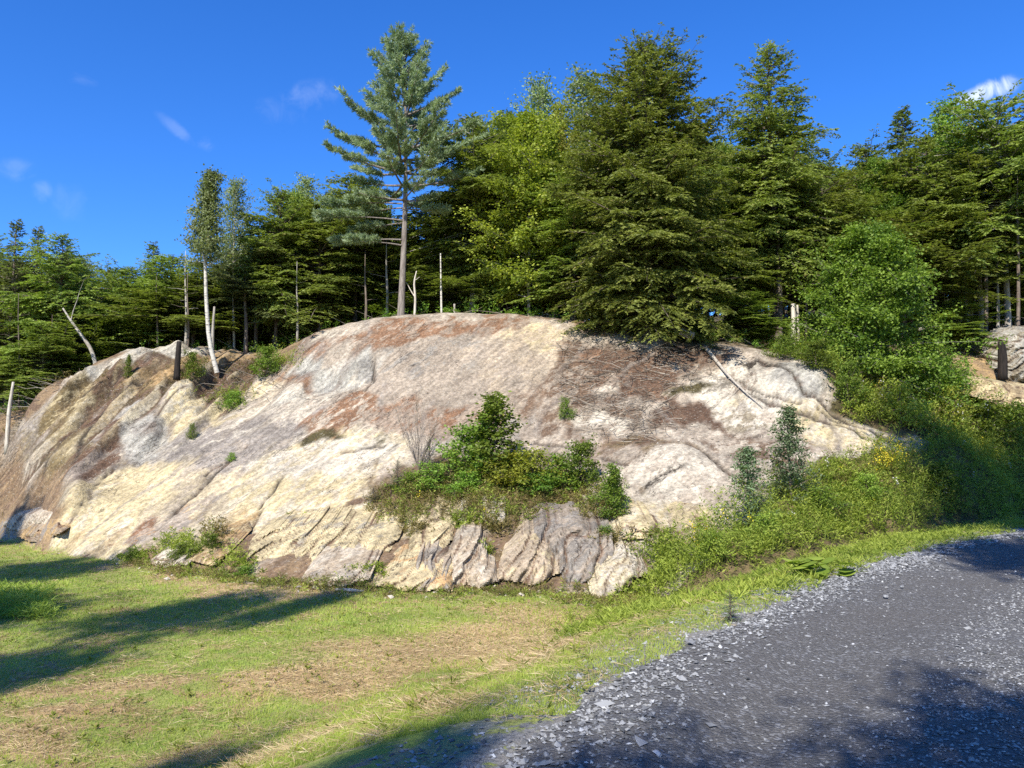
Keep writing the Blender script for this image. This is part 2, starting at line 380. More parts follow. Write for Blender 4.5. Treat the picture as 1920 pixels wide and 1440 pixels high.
rp(1290, 740, 40, 16, 0, 'moss', 'white', .3)
rp(1400, 720, 30, 40, 30, 'white', 'litter', .4)
rp(1500, 720, 60, 34, -20, 'grey', 'slate', .45)
rp(1425, 692, 60, 8, -10, 'dark', 'white', .55)
rp(1560, 800, 130, 30, -18, 'cream', 'white', .5)
rp(1390, 790, 60, 14, 0, 'white', 'olive', .5)
rp(1400, 850, 90, 30, 0, 'brown', 'white', .5)
rp(1270, 910, 100, 66, 0, 'white', 'pink', .45)
rp(1290, 990, 110, 40, 0, 'cream', 'white', .5)
rp(1200, 1000, 60, 34, 0, 'white', 'cream', .5)
rp(1250, 912, 44, 8, 15, 'dark', 'white', .55, w=.6)
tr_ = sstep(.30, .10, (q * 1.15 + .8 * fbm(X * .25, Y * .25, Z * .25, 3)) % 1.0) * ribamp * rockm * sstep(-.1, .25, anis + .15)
lay(tr_ * .95, 'litter', 'moss', .5)  # litter and moss tones in rib troughs, also painted-in shade for weak relief
tr2 = sstep(.12, .05, (q * .62 + .9 * fbm(X * .18, Y * .2, Z * .3 + 7, 4)) % 1.0) * rockm * sstep(.05, .2, fbm(X * .3 + 5, Y * .3, Z * .3, 3) + .05) * (PY < 1020)
lay(tr2 * .6, 'violet', 'brown', .5)
lay(sstep(.62, .80, (q * 1.15 + .8 * fbm(X * .25, Y * .25, Z * .25, 3)) % 1.0) * ribamp * rockm * sstep(-.15, .1, anis) * sstep(900, 800, PY) * .55, 'cream', 'white', .5)  # rib crests painted paler, as if catching light, to stress the relief
lay(crk * 1.1, 'dark', 'litter', .4)
rp(900, 930, 240, 60, 0, 'olive', 'dirt', .5)
rp(800, 900, 120, 40, 10, 'brown', 'olive', .5)
rp(950, 1060, 240, 60, 0, 'brown', 'olive', .5)
rp(600, 1060, 220, 36, 10, 'dirt', 'brown', .5)
rp(380, 1048, 110, 26, 0, 'dirt', 'brown', .5)
rp(330, 1070, 120, 10, 0, 'dirt', 'brown', .5)
# dirt slope on the far left
lay(ell(20, 960, 90, 100, 0) * (rock_side > .4) * front, 'dirt', 'brown', .5)
lay(ell(40, 1000, 90, 16, 0) * (rock_side > .4) * front, 'tan', 'violet', .5)
# right bank
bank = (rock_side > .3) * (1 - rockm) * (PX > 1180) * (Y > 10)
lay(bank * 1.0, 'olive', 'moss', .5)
lay(ell(1820, 700, 90, 50, 0) * (1 - rockm), 'tan', 'dirt', .5)
# lawn
lm = (rock_side <= .5).astype(float)
lay(lm, 'green2', 'tan', .42)
for (a, b, rx, ry, rot, t) in [(860, 1200, 290, 52, 4, .9), (640, 1250, 190, 44, 5, .85), (560, 1290, 160, 30, 0, .5), (260, 1080, 130, 22, -4, .85), (480, 1110, 170, 13, 0, .6), (180, 1290, 200, 16, 5, .6), (120, 1340, 150, 12, 0, .4),
                               (430, 1400, 150, 12, 4, .7), (330, 1425, 90, 10, 0, .7), (1000, 1240, 60, 12, 0, .7), (940, 1260, 36, 8, 10, .8), (1120, 1220, 46, 9, 0, .8), (1170, 1250, 90, 10, 0, .7), (650, 1390, 60, 10, 0, .8),
                               (1060, 1080, 170, 12, 0, .6), (1490, 1045, 130, 16, 16, .85), (1240, 1200, 70, 14, 5, .5), (840, 1330, 100, 12, 0, .6), (700, 1095, 160, 12, 0, .9), (60, 1400, 90, 30, 0, .6), (1000, 1310, 90, 16, 0, .6)]:
    lay(ell(a, b, rx, ry, rot, soft=.5) * lm, 'tan', 'straw', .35 + .4 * t)
for (a, b, rx, ry, rot) in [(540, 1190, 260, 20, 3), (420, 1240, 200, 22, 3), (150, 1090, 200, 30, -8), (1180, 1170, 110, 20, 10), (900, 1290, 140, 16, 8), (540, 1325, 50, 16, 0), (620, 1400, 260, 26, 3), (1400, 1100, 170, 22, 18), (1650, 1030, 160, 14, 14),
                            (1340, 1140, 130, 26, 12), (90, 1170, 140, 40, 0), (800, 1390, 130, 30, 5), (450, 1345, 130, 22, 0), (760, 1160, 160, 16, 0), (1100, 1190, 60, 20, 14), (1600, 1060, 90, 12, 20), (230, 1390, 90, 14, 0)]:
    lay(ell(a, b, rx, ry, rot, soft=.5) * lm * .8, 'green', 'green2', .5)
lay(sstep(-1.6, -.5, ED) * (ED < 1) * lm * .5, 'green', 'slate', .5)
lay(sstep(-.7, -.1, ED + .5 * wob) * (ED < 2) * lm, 'slate', 'green2', .35)
strawness = np.clip((ca[..., 0] - ca[..., 1] * .98) / .16, 0, 1) * lm   # high where straw lies

# ------------------------------------------------------------------ materials
def new_mat(name):
    m = bpy.data.materials.new(name); m.use_nodes = True; nt = m.node_tree; nt.nodes.clear()
    o = N(nt, 'ShaderNodeOutputMaterial'); b = N(nt, 'ShaderNodeBsdfPrincipled'); L(nt, b.outputs[0], o.inputs[0])
    b.inputs['Specular IOR Level'].default_value = .25
    return m, nt, b, o
def attr(nt, name):
    a = N(nt, 'ShaderNodeAttribute'); a.attribute_name = name; return a
def mat_ground(name, kind):
    m, nt, b, o = new_mat(name)
    a = attr(nt, 'ca'); a2 = attr(nt, 'cb'); a3 = attr(nt, 'am')
    pos = N(nt, 'ShaderNodeNewGeometry').outputs['Position']
    if kind == 'rock':
        mp = N(nt, 'ShaderNodeMapping'); mp.vector_type = 'TEXTURE'
        mp.inputs['Rotation'].default_value = (0, radians(-44), 0); mp.inputs['Scale'].default_value = (1 / .6, 1 / 1.0, 1 / 2.0)
        L(nt, pos, mp.inputs[0]); v = mp.outputs[0]
    else:
        v = pos
    n1 = N(nt, 'ShaderNodeTexNoise', Scale={'rock': 1.5, 'lawn': 2.2, 'soil': 2.0}[kind], Detail=10.0, Roughness=.74, Distortion=.25); L(nt, v, n1.inputs[0])
    # blotch between the two colours; am = share of the second
    thr = math_n(nt, 'MULTIPLY_ADD', a3.outputs['Fac'], -.42, .71)
    dlt = math_n(nt, 'SUBTRACT', n1.outputs[0], thr)
    fac = smooth(nt, dlt, -.03, .03)
    col = mixc(nt, math_n(nt, 'MULTIPLY', fac, .66 if kind == 'rock' else 1.0), a.outputs['Color'], a2.outputs['Color'])
    n2 = N(nt, 'ShaderNodeTexNoise', Scale={'rock': 9., 'lawn': 30., 'soil': 16.}[kind], Detail=8.0, Roughness=.75); L(nt, pos, n2.inputs[0])
    n3 = N(nt, 'ShaderNodeTexNoise', Scale=.8, Detail=3.0); L(nt, v, n3.inputs[0])
    g = smooth(nt, n2.outputs[0], .32, .68, .6, 1.36)
    gm = N(nt, 'ShaderNodeCombineColor')
    for i in range(3): L(nt, g, gm.inputs[i])
    col = mixc(nt, 1.0, col, gm.outputs[0], 'MULTIPLY')
    g2 = smooth(nt, n3.outputs[0], .3, .7, .84, 1.14)
    gm2 = N(nt, 'ShaderNodeCombineColor')
    for i in range(3): L(nt, g2, gm2.inputs[i])
    col = mixc(nt, 1.0, col, gm2.outputs[0], 'MULTIPLY')
    h = math_n(nt, 'ADD', math_n(nt, 'MULTIPLY', n1.outputs[0], .6), math_n(nt, 'MULTIPLY', n2.outputs[0], .35))
    if kind == 'rock':
        # joints and dark seams that follow the foliation
        mp2 = N(nt, 'ShaderNodeMapping'); mp2.vector_type = 'TEXTURE'; mp2.inputs['Rotation'].default_value = (0, radians(-47), 0); mp2.inputs['Scale'].default_value = (9., 2.2, .7)
        L(nt, pos, mp2.inputs[0])
        ns = N(nt, 'ShaderNodeTexNoise', Scale=1.5, Detail=5.0, Roughness=.6, Distortion=.5); L(nt, mp2.outputs[0], ns.inputs[0])
        ab = math_n(nt, 'ABSOLUTE', math_n(nt, 'SUBTRACT', ns.outputs[0], .5))
        nm = N(nt, 'ShaderNodeTexNoise', Scale=.7, Detail=4.0); L(nt, pos, nm.inputs[0])
        seam = math_n(nt, 'MULTIPLY', smooth(nt, ab, .0, .007, 1.0, 0.0), smooth(nt, nm.outputs[0], .5, .62))
        col = mixc(nt, math_n(nt, 'MULTIPLY', seam, .8), col, (.07, .05, .04))
        # broad mineral streaks
        st = N(nt, 'ShaderNodeTexNoise', Scale=5.0, Detail=4.0, Roughness=.55); L(nt, mp2.outputs[0], st.inputs[0])
        stc = mixc(nt, smooth(nt, st.outputs[0], .38, .62), (.82, .79, .76), (1.12, 1.10, 1.06))
        col = mixc(nt, 1.0, col, stc, 'MULTIPLY')
        # lichen specks
        vo = N(nt, 'ShaderNodeTexNoise', Scale=17., Detail=3.0, Roughness=.7); L(nt, pos, vo.inputs[0])
        sp = smooth(nt, vo.outputs[0], .60, .66)
        col = mixc(nt, math_n(nt, 'MULTIPLY', sp, .5), col, (.10, .085, .06))
        sp2 = smooth(nt, vo.outputs[0], .36, .40, 1.0, 0.0)
        col = mixc(nt, math_n(nt, 'MULTIPLY', sp2, .35), col, (.48, .45, .37))
        h = math_n(nt, 'SUBTRACT', h, math_n(nt, 'MULTIPLY', seam, .5))
    L(nt, col, b.inputs['Base Color']); b.inputs['Roughness'].default_value = .92
    bp = N(nt, 'ShaderNodeBump'); bp.inputs['Strength'].default_value = {'rock': .75, 'lawn': .7, 'soil': .8}[kind]; bp.inputs['Distance'].default_value = {'rock': .17, 'lawn': .06, 'soil': .12}[kind]
    L(nt, h, bp.inputs['Height']); L(nt, bp.outputs[0], b.inputs['Normal'])
    return m
M = {}
M['rock'] = mat_ground('weathered bedrock', 'rock'); M['soil'] = mat_ground('litter and soil', 'soil'); M['lawn'] = mat_ground('thin lawn over straw', 'lawn')

def mat_leaf(name, dark, light, alt=None, trans=.28, rough=.55, hue=.03):
    dark, light = (tuple(c * ALB for c in q_) for q_ in (dark, light)); alt = alt and tuple(c * ALB for c in alt)
    m, nt, b, o = new_mat(name)
    a = attr(nt, 'var'); oi = N(nt, 'ShaderNodeObjectInfo')
    pos = N(nt, 'ShaderNodeNewGeometry').outputs['Position']
    nz = N(nt, 'ShaderNodeTexNoise', Scale=.9, Detail=4.0); L(nt, pos, nz.inputs[0])
    f = math_n(nt, 'ADD', math_n(nt, 'MULTIPLY', a.outputs['Fac'], .6), math_n(nt, 'MULTIPLY_ADD', nz.outputs[0], 1.1, -.35))
    col = mixc(nt, smooth(nt, f, 0.1, .85), dark, light)
    if alt:
        col = mixc(nt, smooth(nt, a.outputs['Fac'], .86, .97, 0, .8), col, alt)
    h = N(nt, 'ShaderNodeHueSaturation')
    L(nt, math_n(nt, 'MULTIPLY_ADD', oi.outputs['Random'], hue, .5 - hue / 2), h.inputs['Hue'])
    L(nt, math_n(nt, 'MULTIPLY_ADD', oi.outputs['Random'], .45, .78), h.inputs['Value']); L(nt, col, h.inputs['Color'])
    L(nt, h.outputs[0], b.inputs['Base Color']); b.inputs['Roughness'].default_value = rough
    t = N(nt, 'ShaderNodeBsdfTranslucent'); tc = mixc(nt, 1.0, h.outputs[0], (1.2, 1.3, .6), 'MULTIPLY'); L(nt, tc, t.inputs[0])
    mx = N(nt, 'ShaderNodeMixShader'); mx.inputs[0].default_value = trans
    L(nt, b.outputs[0], mx.inputs[1]); L(nt, t.outputs[0], mx.inputs[2]); L(nt, mx.outputs[0], o.inputs[0])
    return m
M['hemlock'] = mat_leaf('hemlock needles', (.10, .15, .03), (.38, .45, .10), (.36, .29, .10), trans=.36)
M['spruce'] = mat_leaf('spruce needles', (.08, .115, .04), (.28, .34, .12), (.17, .14, .07), trans=.3)
M['pine'] = mat_leaf('white pine needles', (.16, .225, .125), (.42, .50, .29), (.40, .40, .24), hue=.01, trans=.32)
M['beech'] = mat_leaf('yellow green leaves', (.19, .235, .03), (.42, .43, .06), (.42, .28, .04), trans=.4)
M['birchleaf'] = mat_leaf('birch leaves', (.16, .21, .08), (.36, .42, .19), (.34, .27, .10), trans=.38)
M['maple'] = mat_leaf('bright maple leaves', (.10, .21, .03), (.34, .50, .075), (.20, .28, .05), trans=.4)
M['shrub'] = mat_leaf('shrub leaves', (.09, .15, .02), (.24, .33, .045), (.38, .36, .06), trans=.4)
M['yellowshrub'] = mat_leaf('yellow shrub leaves', (.20, .25, .03), (.42, .44, .06), (.5, .38, .06), trans=.4)
M['fir'] = mat_leaf('young fir needles', (.06, .10, .04), (.22, .29, .14), None)
M['weed'] = mat_leaf('weed leaves', (.17, .25, .03), (.46, .55, .09), (.46, .38, .12), trans=.38, hue=.05)
M['dryweed'] = mat_leaf('dry weeds', (.17, .15, .045), (.36, .30, .10), (.30, .2, .1), trans=.3)
M['flower'] = mat_leaf('goldenrod flowers', (.62, .42, .03), (.8, .6, .05), None)
M['paleflower'] = mat_leaf('pale aster flowers', (.6, .57, .48), (.75, .72, .62), None)
M['grass'] = mat_leaf('lawn grass blades', (.21, .27, .045), (.46, .53, .10), (.58, .50, .20), trans=.42)
M['straw'] = mat_leaf('straw', (.33, .22, .10), (.66, .50, .27), (.75, .62, .38), trans=.15, rough=.5, hue=.0)
M['twig'] = mat_leaf('bare twigs', (.14, .11, .085), (.36, .30, .24), None, trans=0)

def mat_bark(name, c1, c2, scale, stretch, birch=False):
    c1, c2 = (tuple(c * ALB for c in q_) for q_ in (c1, c2))
    m, nt, b, o = new_mat(name)
    tcn = N(nt, 'ShaderNodeTexCoord'); mp = N(nt, 'ShaderNodeMapping'); L(nt, tcn.outputs['Object'], mp.inputs[0]); mp.inputs['Scale'].default_value = stretch
    n = N(nt, 'ShaderNodeTexNoise', Scale=scale, Detail=7.0, Roughness=.7); L(nt, mp.outputs[0], n.inputs[0])
    f = smooth(nt, n.outputs[0], .53 if birch else .32, .62 if birch else .68)
    oi = N(nt, 'ShaderNodeObjectInfo')
    col = mixc(nt, f, c1, c2)
    h = N(nt, 'ShaderNodeHueSaturation'); L(nt, col, h.inputs['Color']); L(nt, math_n(nt, 'MULTIPLY_ADD', oi.outputs['Random'], .5, .75), h.inputs['Value'])
    L(nt, h.outputs[0], b.inputs['Base Color']); b.inputs['Roughness'].default_value = .9
    bp = N(nt, 'ShaderNodeBump'); bp.inputs['Strength'].default_value = .8; bp.inputs['Distance'].default_value = .03
    L(nt, n.outputs[0], bp.inputs['Height']); L(nt, bp.outputs[0], b.inputs['Normal'])
    return m
M['bark'] = mat_bark('rough conifer bark', (.09, .065, .05), (.25, .20, .16), 3.0, (5, 5, 1.0))
M['pinebark'] = mat_bark('grey pine bark', (.16, .13, .11), (.38, .33, .28), 3.0, (5, 5, .8))
M['birchbark'] = mat_bark('pale birch bark', (.62, .58, .50), (.16, .13, .11), 4.0, (1.5, 1.5, 5), True)
M['greybark'] = mat_bark('smooth grey bark', (.24, .21, .17), (.46, .42, .36), 3.0, (3, 3, 1.5))
M['deadwood'] = mat_bark('bleached dead wood', (.36, .31, .25), (.66, .60, .50), 3.0, (6, 6, .7))
M['charred'] = mat_bark('dark rotten wood', (.012, .01, .008), (.04, .03, .024), 3.0, (5, 5, 1))

def mat_road():
    m, nt, b, o = new_mat('compacted gravel')
    pos = N(nt, 'ShaderNodeNewGeometry').outputs['Position']; a = attr(nt, 'loose')
    n = N(nt, 'ShaderNodeTexNoise', Scale=55., Detail=5.0, Roughness=.75); L(nt, pos, n.inputs[0])
    n2 = N(nt, 'ShaderNodeTexNoise', Scale=.9, Detail=5.0); L(nt, pos, n2.inputs[0])
    v = N(nt, 'ShaderNodeTexVoronoi', Scale=46.); L(nt, pos, v.inputs[0])
    sepc = N(nt, 'ShaderNodeSeparateColor'); L(nt, v.outputs['Color'], sepc.inputs[0])
    col = mixc(nt, smooth(nt, n.outputs[0], .3, .7), (.062, .059, .055), (.165, .158, .15))
    col = mixc(nt, smooth(nt, sepc.outputs[0], .78, .95, 0, .8), col, (.26, .26, .26))
    col = mixc(nt, math_n(nt, 'MULTIPLY', a.outputs['Fac'], .5), col, (.15, .15, .15))
    col = mixc(nt, smooth(nt, n2.outputs[0], .35, .7, 0, .35), col, (.12, .108, .095))
    L(nt, col, b.inputs['Base Color']); b.inputs['Roughness'].default_value = .85
    h = math_n(nt, 'SUBTRACT', n.outputs[0], math_n(nt, 'MULTIPLY', v.outputs['Distance'], .8))
    bp = N(nt, 'ShaderNodeBump'); bp.inputs['Strength'].default_value = .9; bp.inputs['Distance'].default_value = .02
    L(nt, h, bp.inputs['Height']); L(nt, bp.outputs[0], b.inputs['Normal'])
    return m
M['road'] = mat_road()
m, nt, b, o = new_mat('crushed stone'); a = attr(nt, 'var')
col = mixc(nt, smooth(nt, a.outputs['Fac'], 0, .85), (.085, .085, .083), (.25, .25, .247)); col = mixc(nt, smooth(nt, a.outputs['Fac'], .94, 1), col, (.45, .45, .44))
L(nt, col, b.inputs['Base Color']); b.inputs['Roughness'].default_value = .7; M['stone'] = m

# ------------------------------------------------------------------ mesh helpers
def link(name, me, mat=None, parent=None, **props):
    o = bpy.data.objects.new(name, me); C.objects.link(o)
    if mat is not None and me is not None and len(me.materials) == 0: me.materials.append(mat)
    if parent is not None: o.parent = parent
    for k_, v in props.items(): o[k_] = v
    return o
def raw_mesh(name, V, faces, attrs=None, shade=False):
    me = bpy.data.meshes.new(name); V = np.asarray(V, np.float32)
    me.vertices.add(len(V)); me.vertices.foreach_set('co', V.ravel())
    faces = [np.asarray(f, np.int32) for f in faces if len(f)]
    tot = np.concatenate([np.full(len(f), f.shape[1], np.int32) for f in faces]); loops = np.concatenate([f.ravel() for f in faces])
    me.loops.add(len(loops)); me.loops.foreach_set('vertex_index', loops)
    st = np.concatenate([[0], np.cumsum(tot)[:-1]]).astype(np.int32)
    me.polygons.add(len(tot)); me.polygons.foreach_set('loop_start', st)
    me.polygons.foreach_set('use_smooth', np.full(len(tot), shade))
    for k_, a in (attrs or {}).items():
        if a.ndim == 1:
            at = me.attributes.new(k_, 'FLOAT', 'POINT'); at.data.foreach_set('value', a.astype(np.float32))
        else:
            at = me.attributes.new(k_, 'FLOAT_COLOR', 'POINT'); at.data.foreach_set('color', np.concatenate([a, np.ones((len(a), 1))], 1).astype(np.float32).ravel())
    me.update(calc_edges=True)
    return me
class G:
    def __init__(s): s.V = []; s.Q = []; s.T = []; s.A = []; s.n = 0
    def add(s, v, q=None, t=None, var=None):
        v = np.asarray(v, float).reshape(-1, 3)
        if q is not None and len(q): s.Q.append(np.asarray(q) + s.n)
        if t is not None and len(t): s.T.append(np.asarray(t) + s.n)
        s.V.append(v); s.A.append(np.full(len(v), .5) if var is None else np.asarray(var, float)); s.n += len(v)
    def tube(s, pts, rad, sides=5, var=None, cap=False):
        pts = np.asarray(pts, float); n = len(pts); rad = np.broadcast_to(rad, (n,))
        d = np.gradient(pts, axis=0); d /= np.linalg.norm(d, axis=1)[:, None] + 1e-9
        ref = np.array([0, 0, 1.]) if abs(d[:, 2]).mean() < .8 else np.array([1., 0, 0])
        a = np.cross(d, ref); a /= np.linalg.norm(a, axis=1)[:, None] + 1e-9; b_ = np.cross(d, a)
        th = np.arange(sides) / sides * 2 * pi
        v = pts[:, None] + rad[:, None, None] * (np.cos(th)[None, :, None] * a[:, None] + np.sin(th)[None, :, None] * b_[:, None])
        i = np.arange(n - 1)[:, None] * sides; j = np.arange(sides)[None]; j2 = (j + 1) % sides
        q = np.stack([i + j, i + j2, i + sides + j2, i + sides + j], -1).reshape(-1, 4)
        v = v.reshape(-1, 3)
        t = []
        if cap:
            v = np.concatenate([v, pts[:1], pts[-1:]]); m_ = n * sides
            t = [[m_, (k_ + 1) % sides, k_] for k_ in range(sides)] + [[m_ + 1, (n - 1) * sides + k_, (n - 1) * sides + (k_ + 1) % sides] for k_ in range(sides)]
        s.add(v, q, t, None if var is None else np.full(len(v), var))
    def leaves(s, p, d, side, ln, wd, var):
        d = d / (np.linalg.norm(d, axis=1)[:, None] + 1e-9); side = side - (side * d).sum(1)[:, None] * d; side /= np.linalg.norm(side, axis=1)[:, None] + 1e-9
        ln = np.broadcast_to(ln, (len(p),))[:, None]; wd = np.broadcast_to(wd, (len(p),))[:, None]
        v = np.stack([p, p + d * ln * .45 + side * wd * .5, p + d * ln, p + d * ln * .45 - side * wd * .5], 1)
        s.add(v.reshape(-1, 3), q=np.arange(len(p) * 4).reshape(-1, 4), var=np.repeat(var, 4))
    def mesh(s, name, shade=False):
        return raw_mesh(name, np.concatenate(s.V), [np.concatenate(s.Q) if s.Q else [], np.concatenate(s.T) if s.T else []], {'var': np.concatenate(s.A)}, shade)

# ------------------------------------------------------------------ ground objects
zone = np.where(rock_side <= .5, 0, np.where(rockm > .5, 1, np.where(Y > crestY + .5, 2, 3)))
cz = np.stack([zone[:-1, :-1], zone[1:, :-1], zone[:-1, 1:], zone[1:, 1:]]).max(0)
idx = np.arange(X.size).reshape(X.shape)
quad = np.stack([idx[:-1, :-1], idx[:-1, 1:], idx[1:, 1:], idx[1:, :-1]], -1)
cz[:, :][(ys[:-1] < 13)[:, None] & (cz != 0)] = 3
Vall = np.stack([X, Y, Z], -1).reshape(-1, 3)
def sub(name, sel, mat, **props):
    q_ = quad[sel]; u, inv = np.unique(q_, return_inverse=True)
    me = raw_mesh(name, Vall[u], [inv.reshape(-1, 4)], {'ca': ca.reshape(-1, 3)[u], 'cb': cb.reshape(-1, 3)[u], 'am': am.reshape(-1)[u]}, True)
    return link(name, me, mat, **props)
sub('lawn', cz == 0, M['lawn'], kind='structure')
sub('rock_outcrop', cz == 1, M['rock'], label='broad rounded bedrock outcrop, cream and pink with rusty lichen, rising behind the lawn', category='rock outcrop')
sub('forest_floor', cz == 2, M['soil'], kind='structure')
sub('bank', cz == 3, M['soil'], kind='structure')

# road
ev = np.array(EDGE); seg = np.concatenate([[0], np.cumsum(np.hypot(*np.diff(ev, axis=0).T))])
ts = axis([(0, 10, .5), (10, 34, .12), (34, seg[-1], 1.0)])
ex = np.interp(ts, seg, ev[:, 0]); ey = np.interp(ts, seg, ev[:, 1])
tx = np.gradient(ex); ty = np.gradient(ey); ln_ = np.hypot(tx, ty); nx_, ny_ = ty / ln_, -tx / ln_
us = axis([(-.45, 1.2, .09), (1.2, ROAD_W - .2, .12), (ROAD_W - .2, ROAD_W + .5, .1)])
def road_z(x, y, u):
    r_ = ROAD_Z + .03 * fbm(x * .5, y * .5, 0 * x, 3) + .012 * fbm(x * 4, y * 4, 0 * x, 3)
    r_ = r_ - .03 * np.exp(-((u - 1.1) / .35) ** 2) - .03 * np.exp(-((u - 3.7) / .4) ** 2) + .05 * np.exp(-((u - .5) / .4) ** 2)
    e = np.minimum(u, ROAD_W - u) + .22 * fbm(x * 1.3, y * 1.3, 0 * x + 3, 3)
    return r_ + .012 - .16 * sstep(.12, -.45, e) 
UX = ex[:, None] + nx_[:, None] * us[None]; UY = ey[:, None] + ny_[:, None] * us[None]; UU = np.broadcast_to(us[None], UX.shape)
UZ = road_z(UX, UY, UU)
n0, n1 = UX.shape; ii = np.arange(n0 * n1).reshape(n0, n1)
rq = np.stack([ii[:-1, :-1], ii[:-1, 1:], ii[1:, 1:], ii[1:, :-1]], -1).reshape(-1, 4)
loose = lambda x, y, u: np.clip(sstep(.95, .2, u) + .8 * sstep(1.45, 2.1, u) * sstep(3.5, 2.9, u) + .8 * sstep(4.2, 4.7, u) + .7 * fbm(x * .7, y * .7, 0 * x, 3) - .15, 0, 1)
rme = raw_mesh('road', np.stack([UX, UY, UZ], -1).reshape(-1, 3), [rq[:, ::-1]], {'loose': loose(UX, UY, UU).ravel()}, True)
link('gravel_road', rme, M['road'], kind='structure')

# loose crushed stone: real stones, nobody could count them
rng = np.random.RandomState(3)
def stones(cx, cy, cz_, r, rng):
    n = len(cx); oct_ = np.array([[1, 0, 0], [0, 1, 0], [-1, 0, 0], [0, -1, 0], [0, 0, 1], [0, 0, -.6]], float)
    v = oct_[None] + rng.normal(0, .28, (n, 6, 3)); sc = np.stack([rng.uniform(.7, 1.5, n), rng.uniform(.6, 1.1, n), rng.uniform(.35, .8, n)], 1)
    v = v * sc[:, None] * r[:, None, None]; a = rng.rand(n) * 2 * pi; c, s_ = np.cos(a)[:, None], np.sin(a)[:, None]
    vx = v[..., 0] * c - v[..., 1] * s_; vy = v[..., 0] * s_ + v[..., 1] * c
    v = np.stack([vx + cx[:, None], vy + cy[:, None], v[..., 2] + cz_[:, None]], -1)
    f = np.array([[0, 1, 4], [1, 2, 4], [2, 3, 4], [3, 0, 4], [1, 0, 5], [2, 1, 5], [3, 2, 5], [0, 3, 5]])
    return v.reshape(-1, 3), (f[None] + np.arange(n)[:, None, None] * 6).reshape(-1, 3)
def road_points(n, umin, umax, dens):
    t = rng.uniform(8, 40, n * 4); u = rng.uniform(umin, umax, n * 4)
    bx, by = np.interp(t, ts, ex), np.interp(t, ts, ey); x = bx + np.interp(t, ts, nx_) * u; y = by + np.interp(t, ts, ny_) * u
    px, py = project(x, y, np.full(x.shape, -1.6)); dist = np.hypot(x, y)
    ok = (px > -60) & (px < 1980) & (py < 1480) & (y > 2) & (rng.rand(len(x)) < dens(x, y, u) * np.clip((7.5 / dist) ** 1.1, .12, 1))
    x, y, u = x[ok][:n], y[ok][:n], u[ok][:n]; return x, y, u
x1, y1, u1 = road_points(66000, -.7, 5.2, lambda x, y, u: .05 + .95 * loose(x, y, u) * sstep(-.75, .25, u + .45 * fbm(x * 1.6, y * 1.6, 0 * x, 2)) ** 1.6)
r1 = rng.uniform(.006, .013, len(x1)) * (1 + .9 * sstep(1.4, .2, u1) * rng.rand(len(x1))) * np.where(rng.rand(len(x1)) < .03, 1.7, 1) * np.clip(np.hypot(x1, y1) / 9, 1, 1.6)
z1 = np.where(u1 > -.15, road_z(x1, y1, u1), zat(x1, y1)) + r1 * .3
z1 = np.maximum(z1, zat(x1, y1) + r1 * .1)
gv, gf = stones(x1, y1, z1, r1, rng)
link('gravel', raw_mesh('gravel', gv, [gf], {'var': np.repeat(rng.rand(len(x1)), 6)}), M['stone'], kind='stuff')

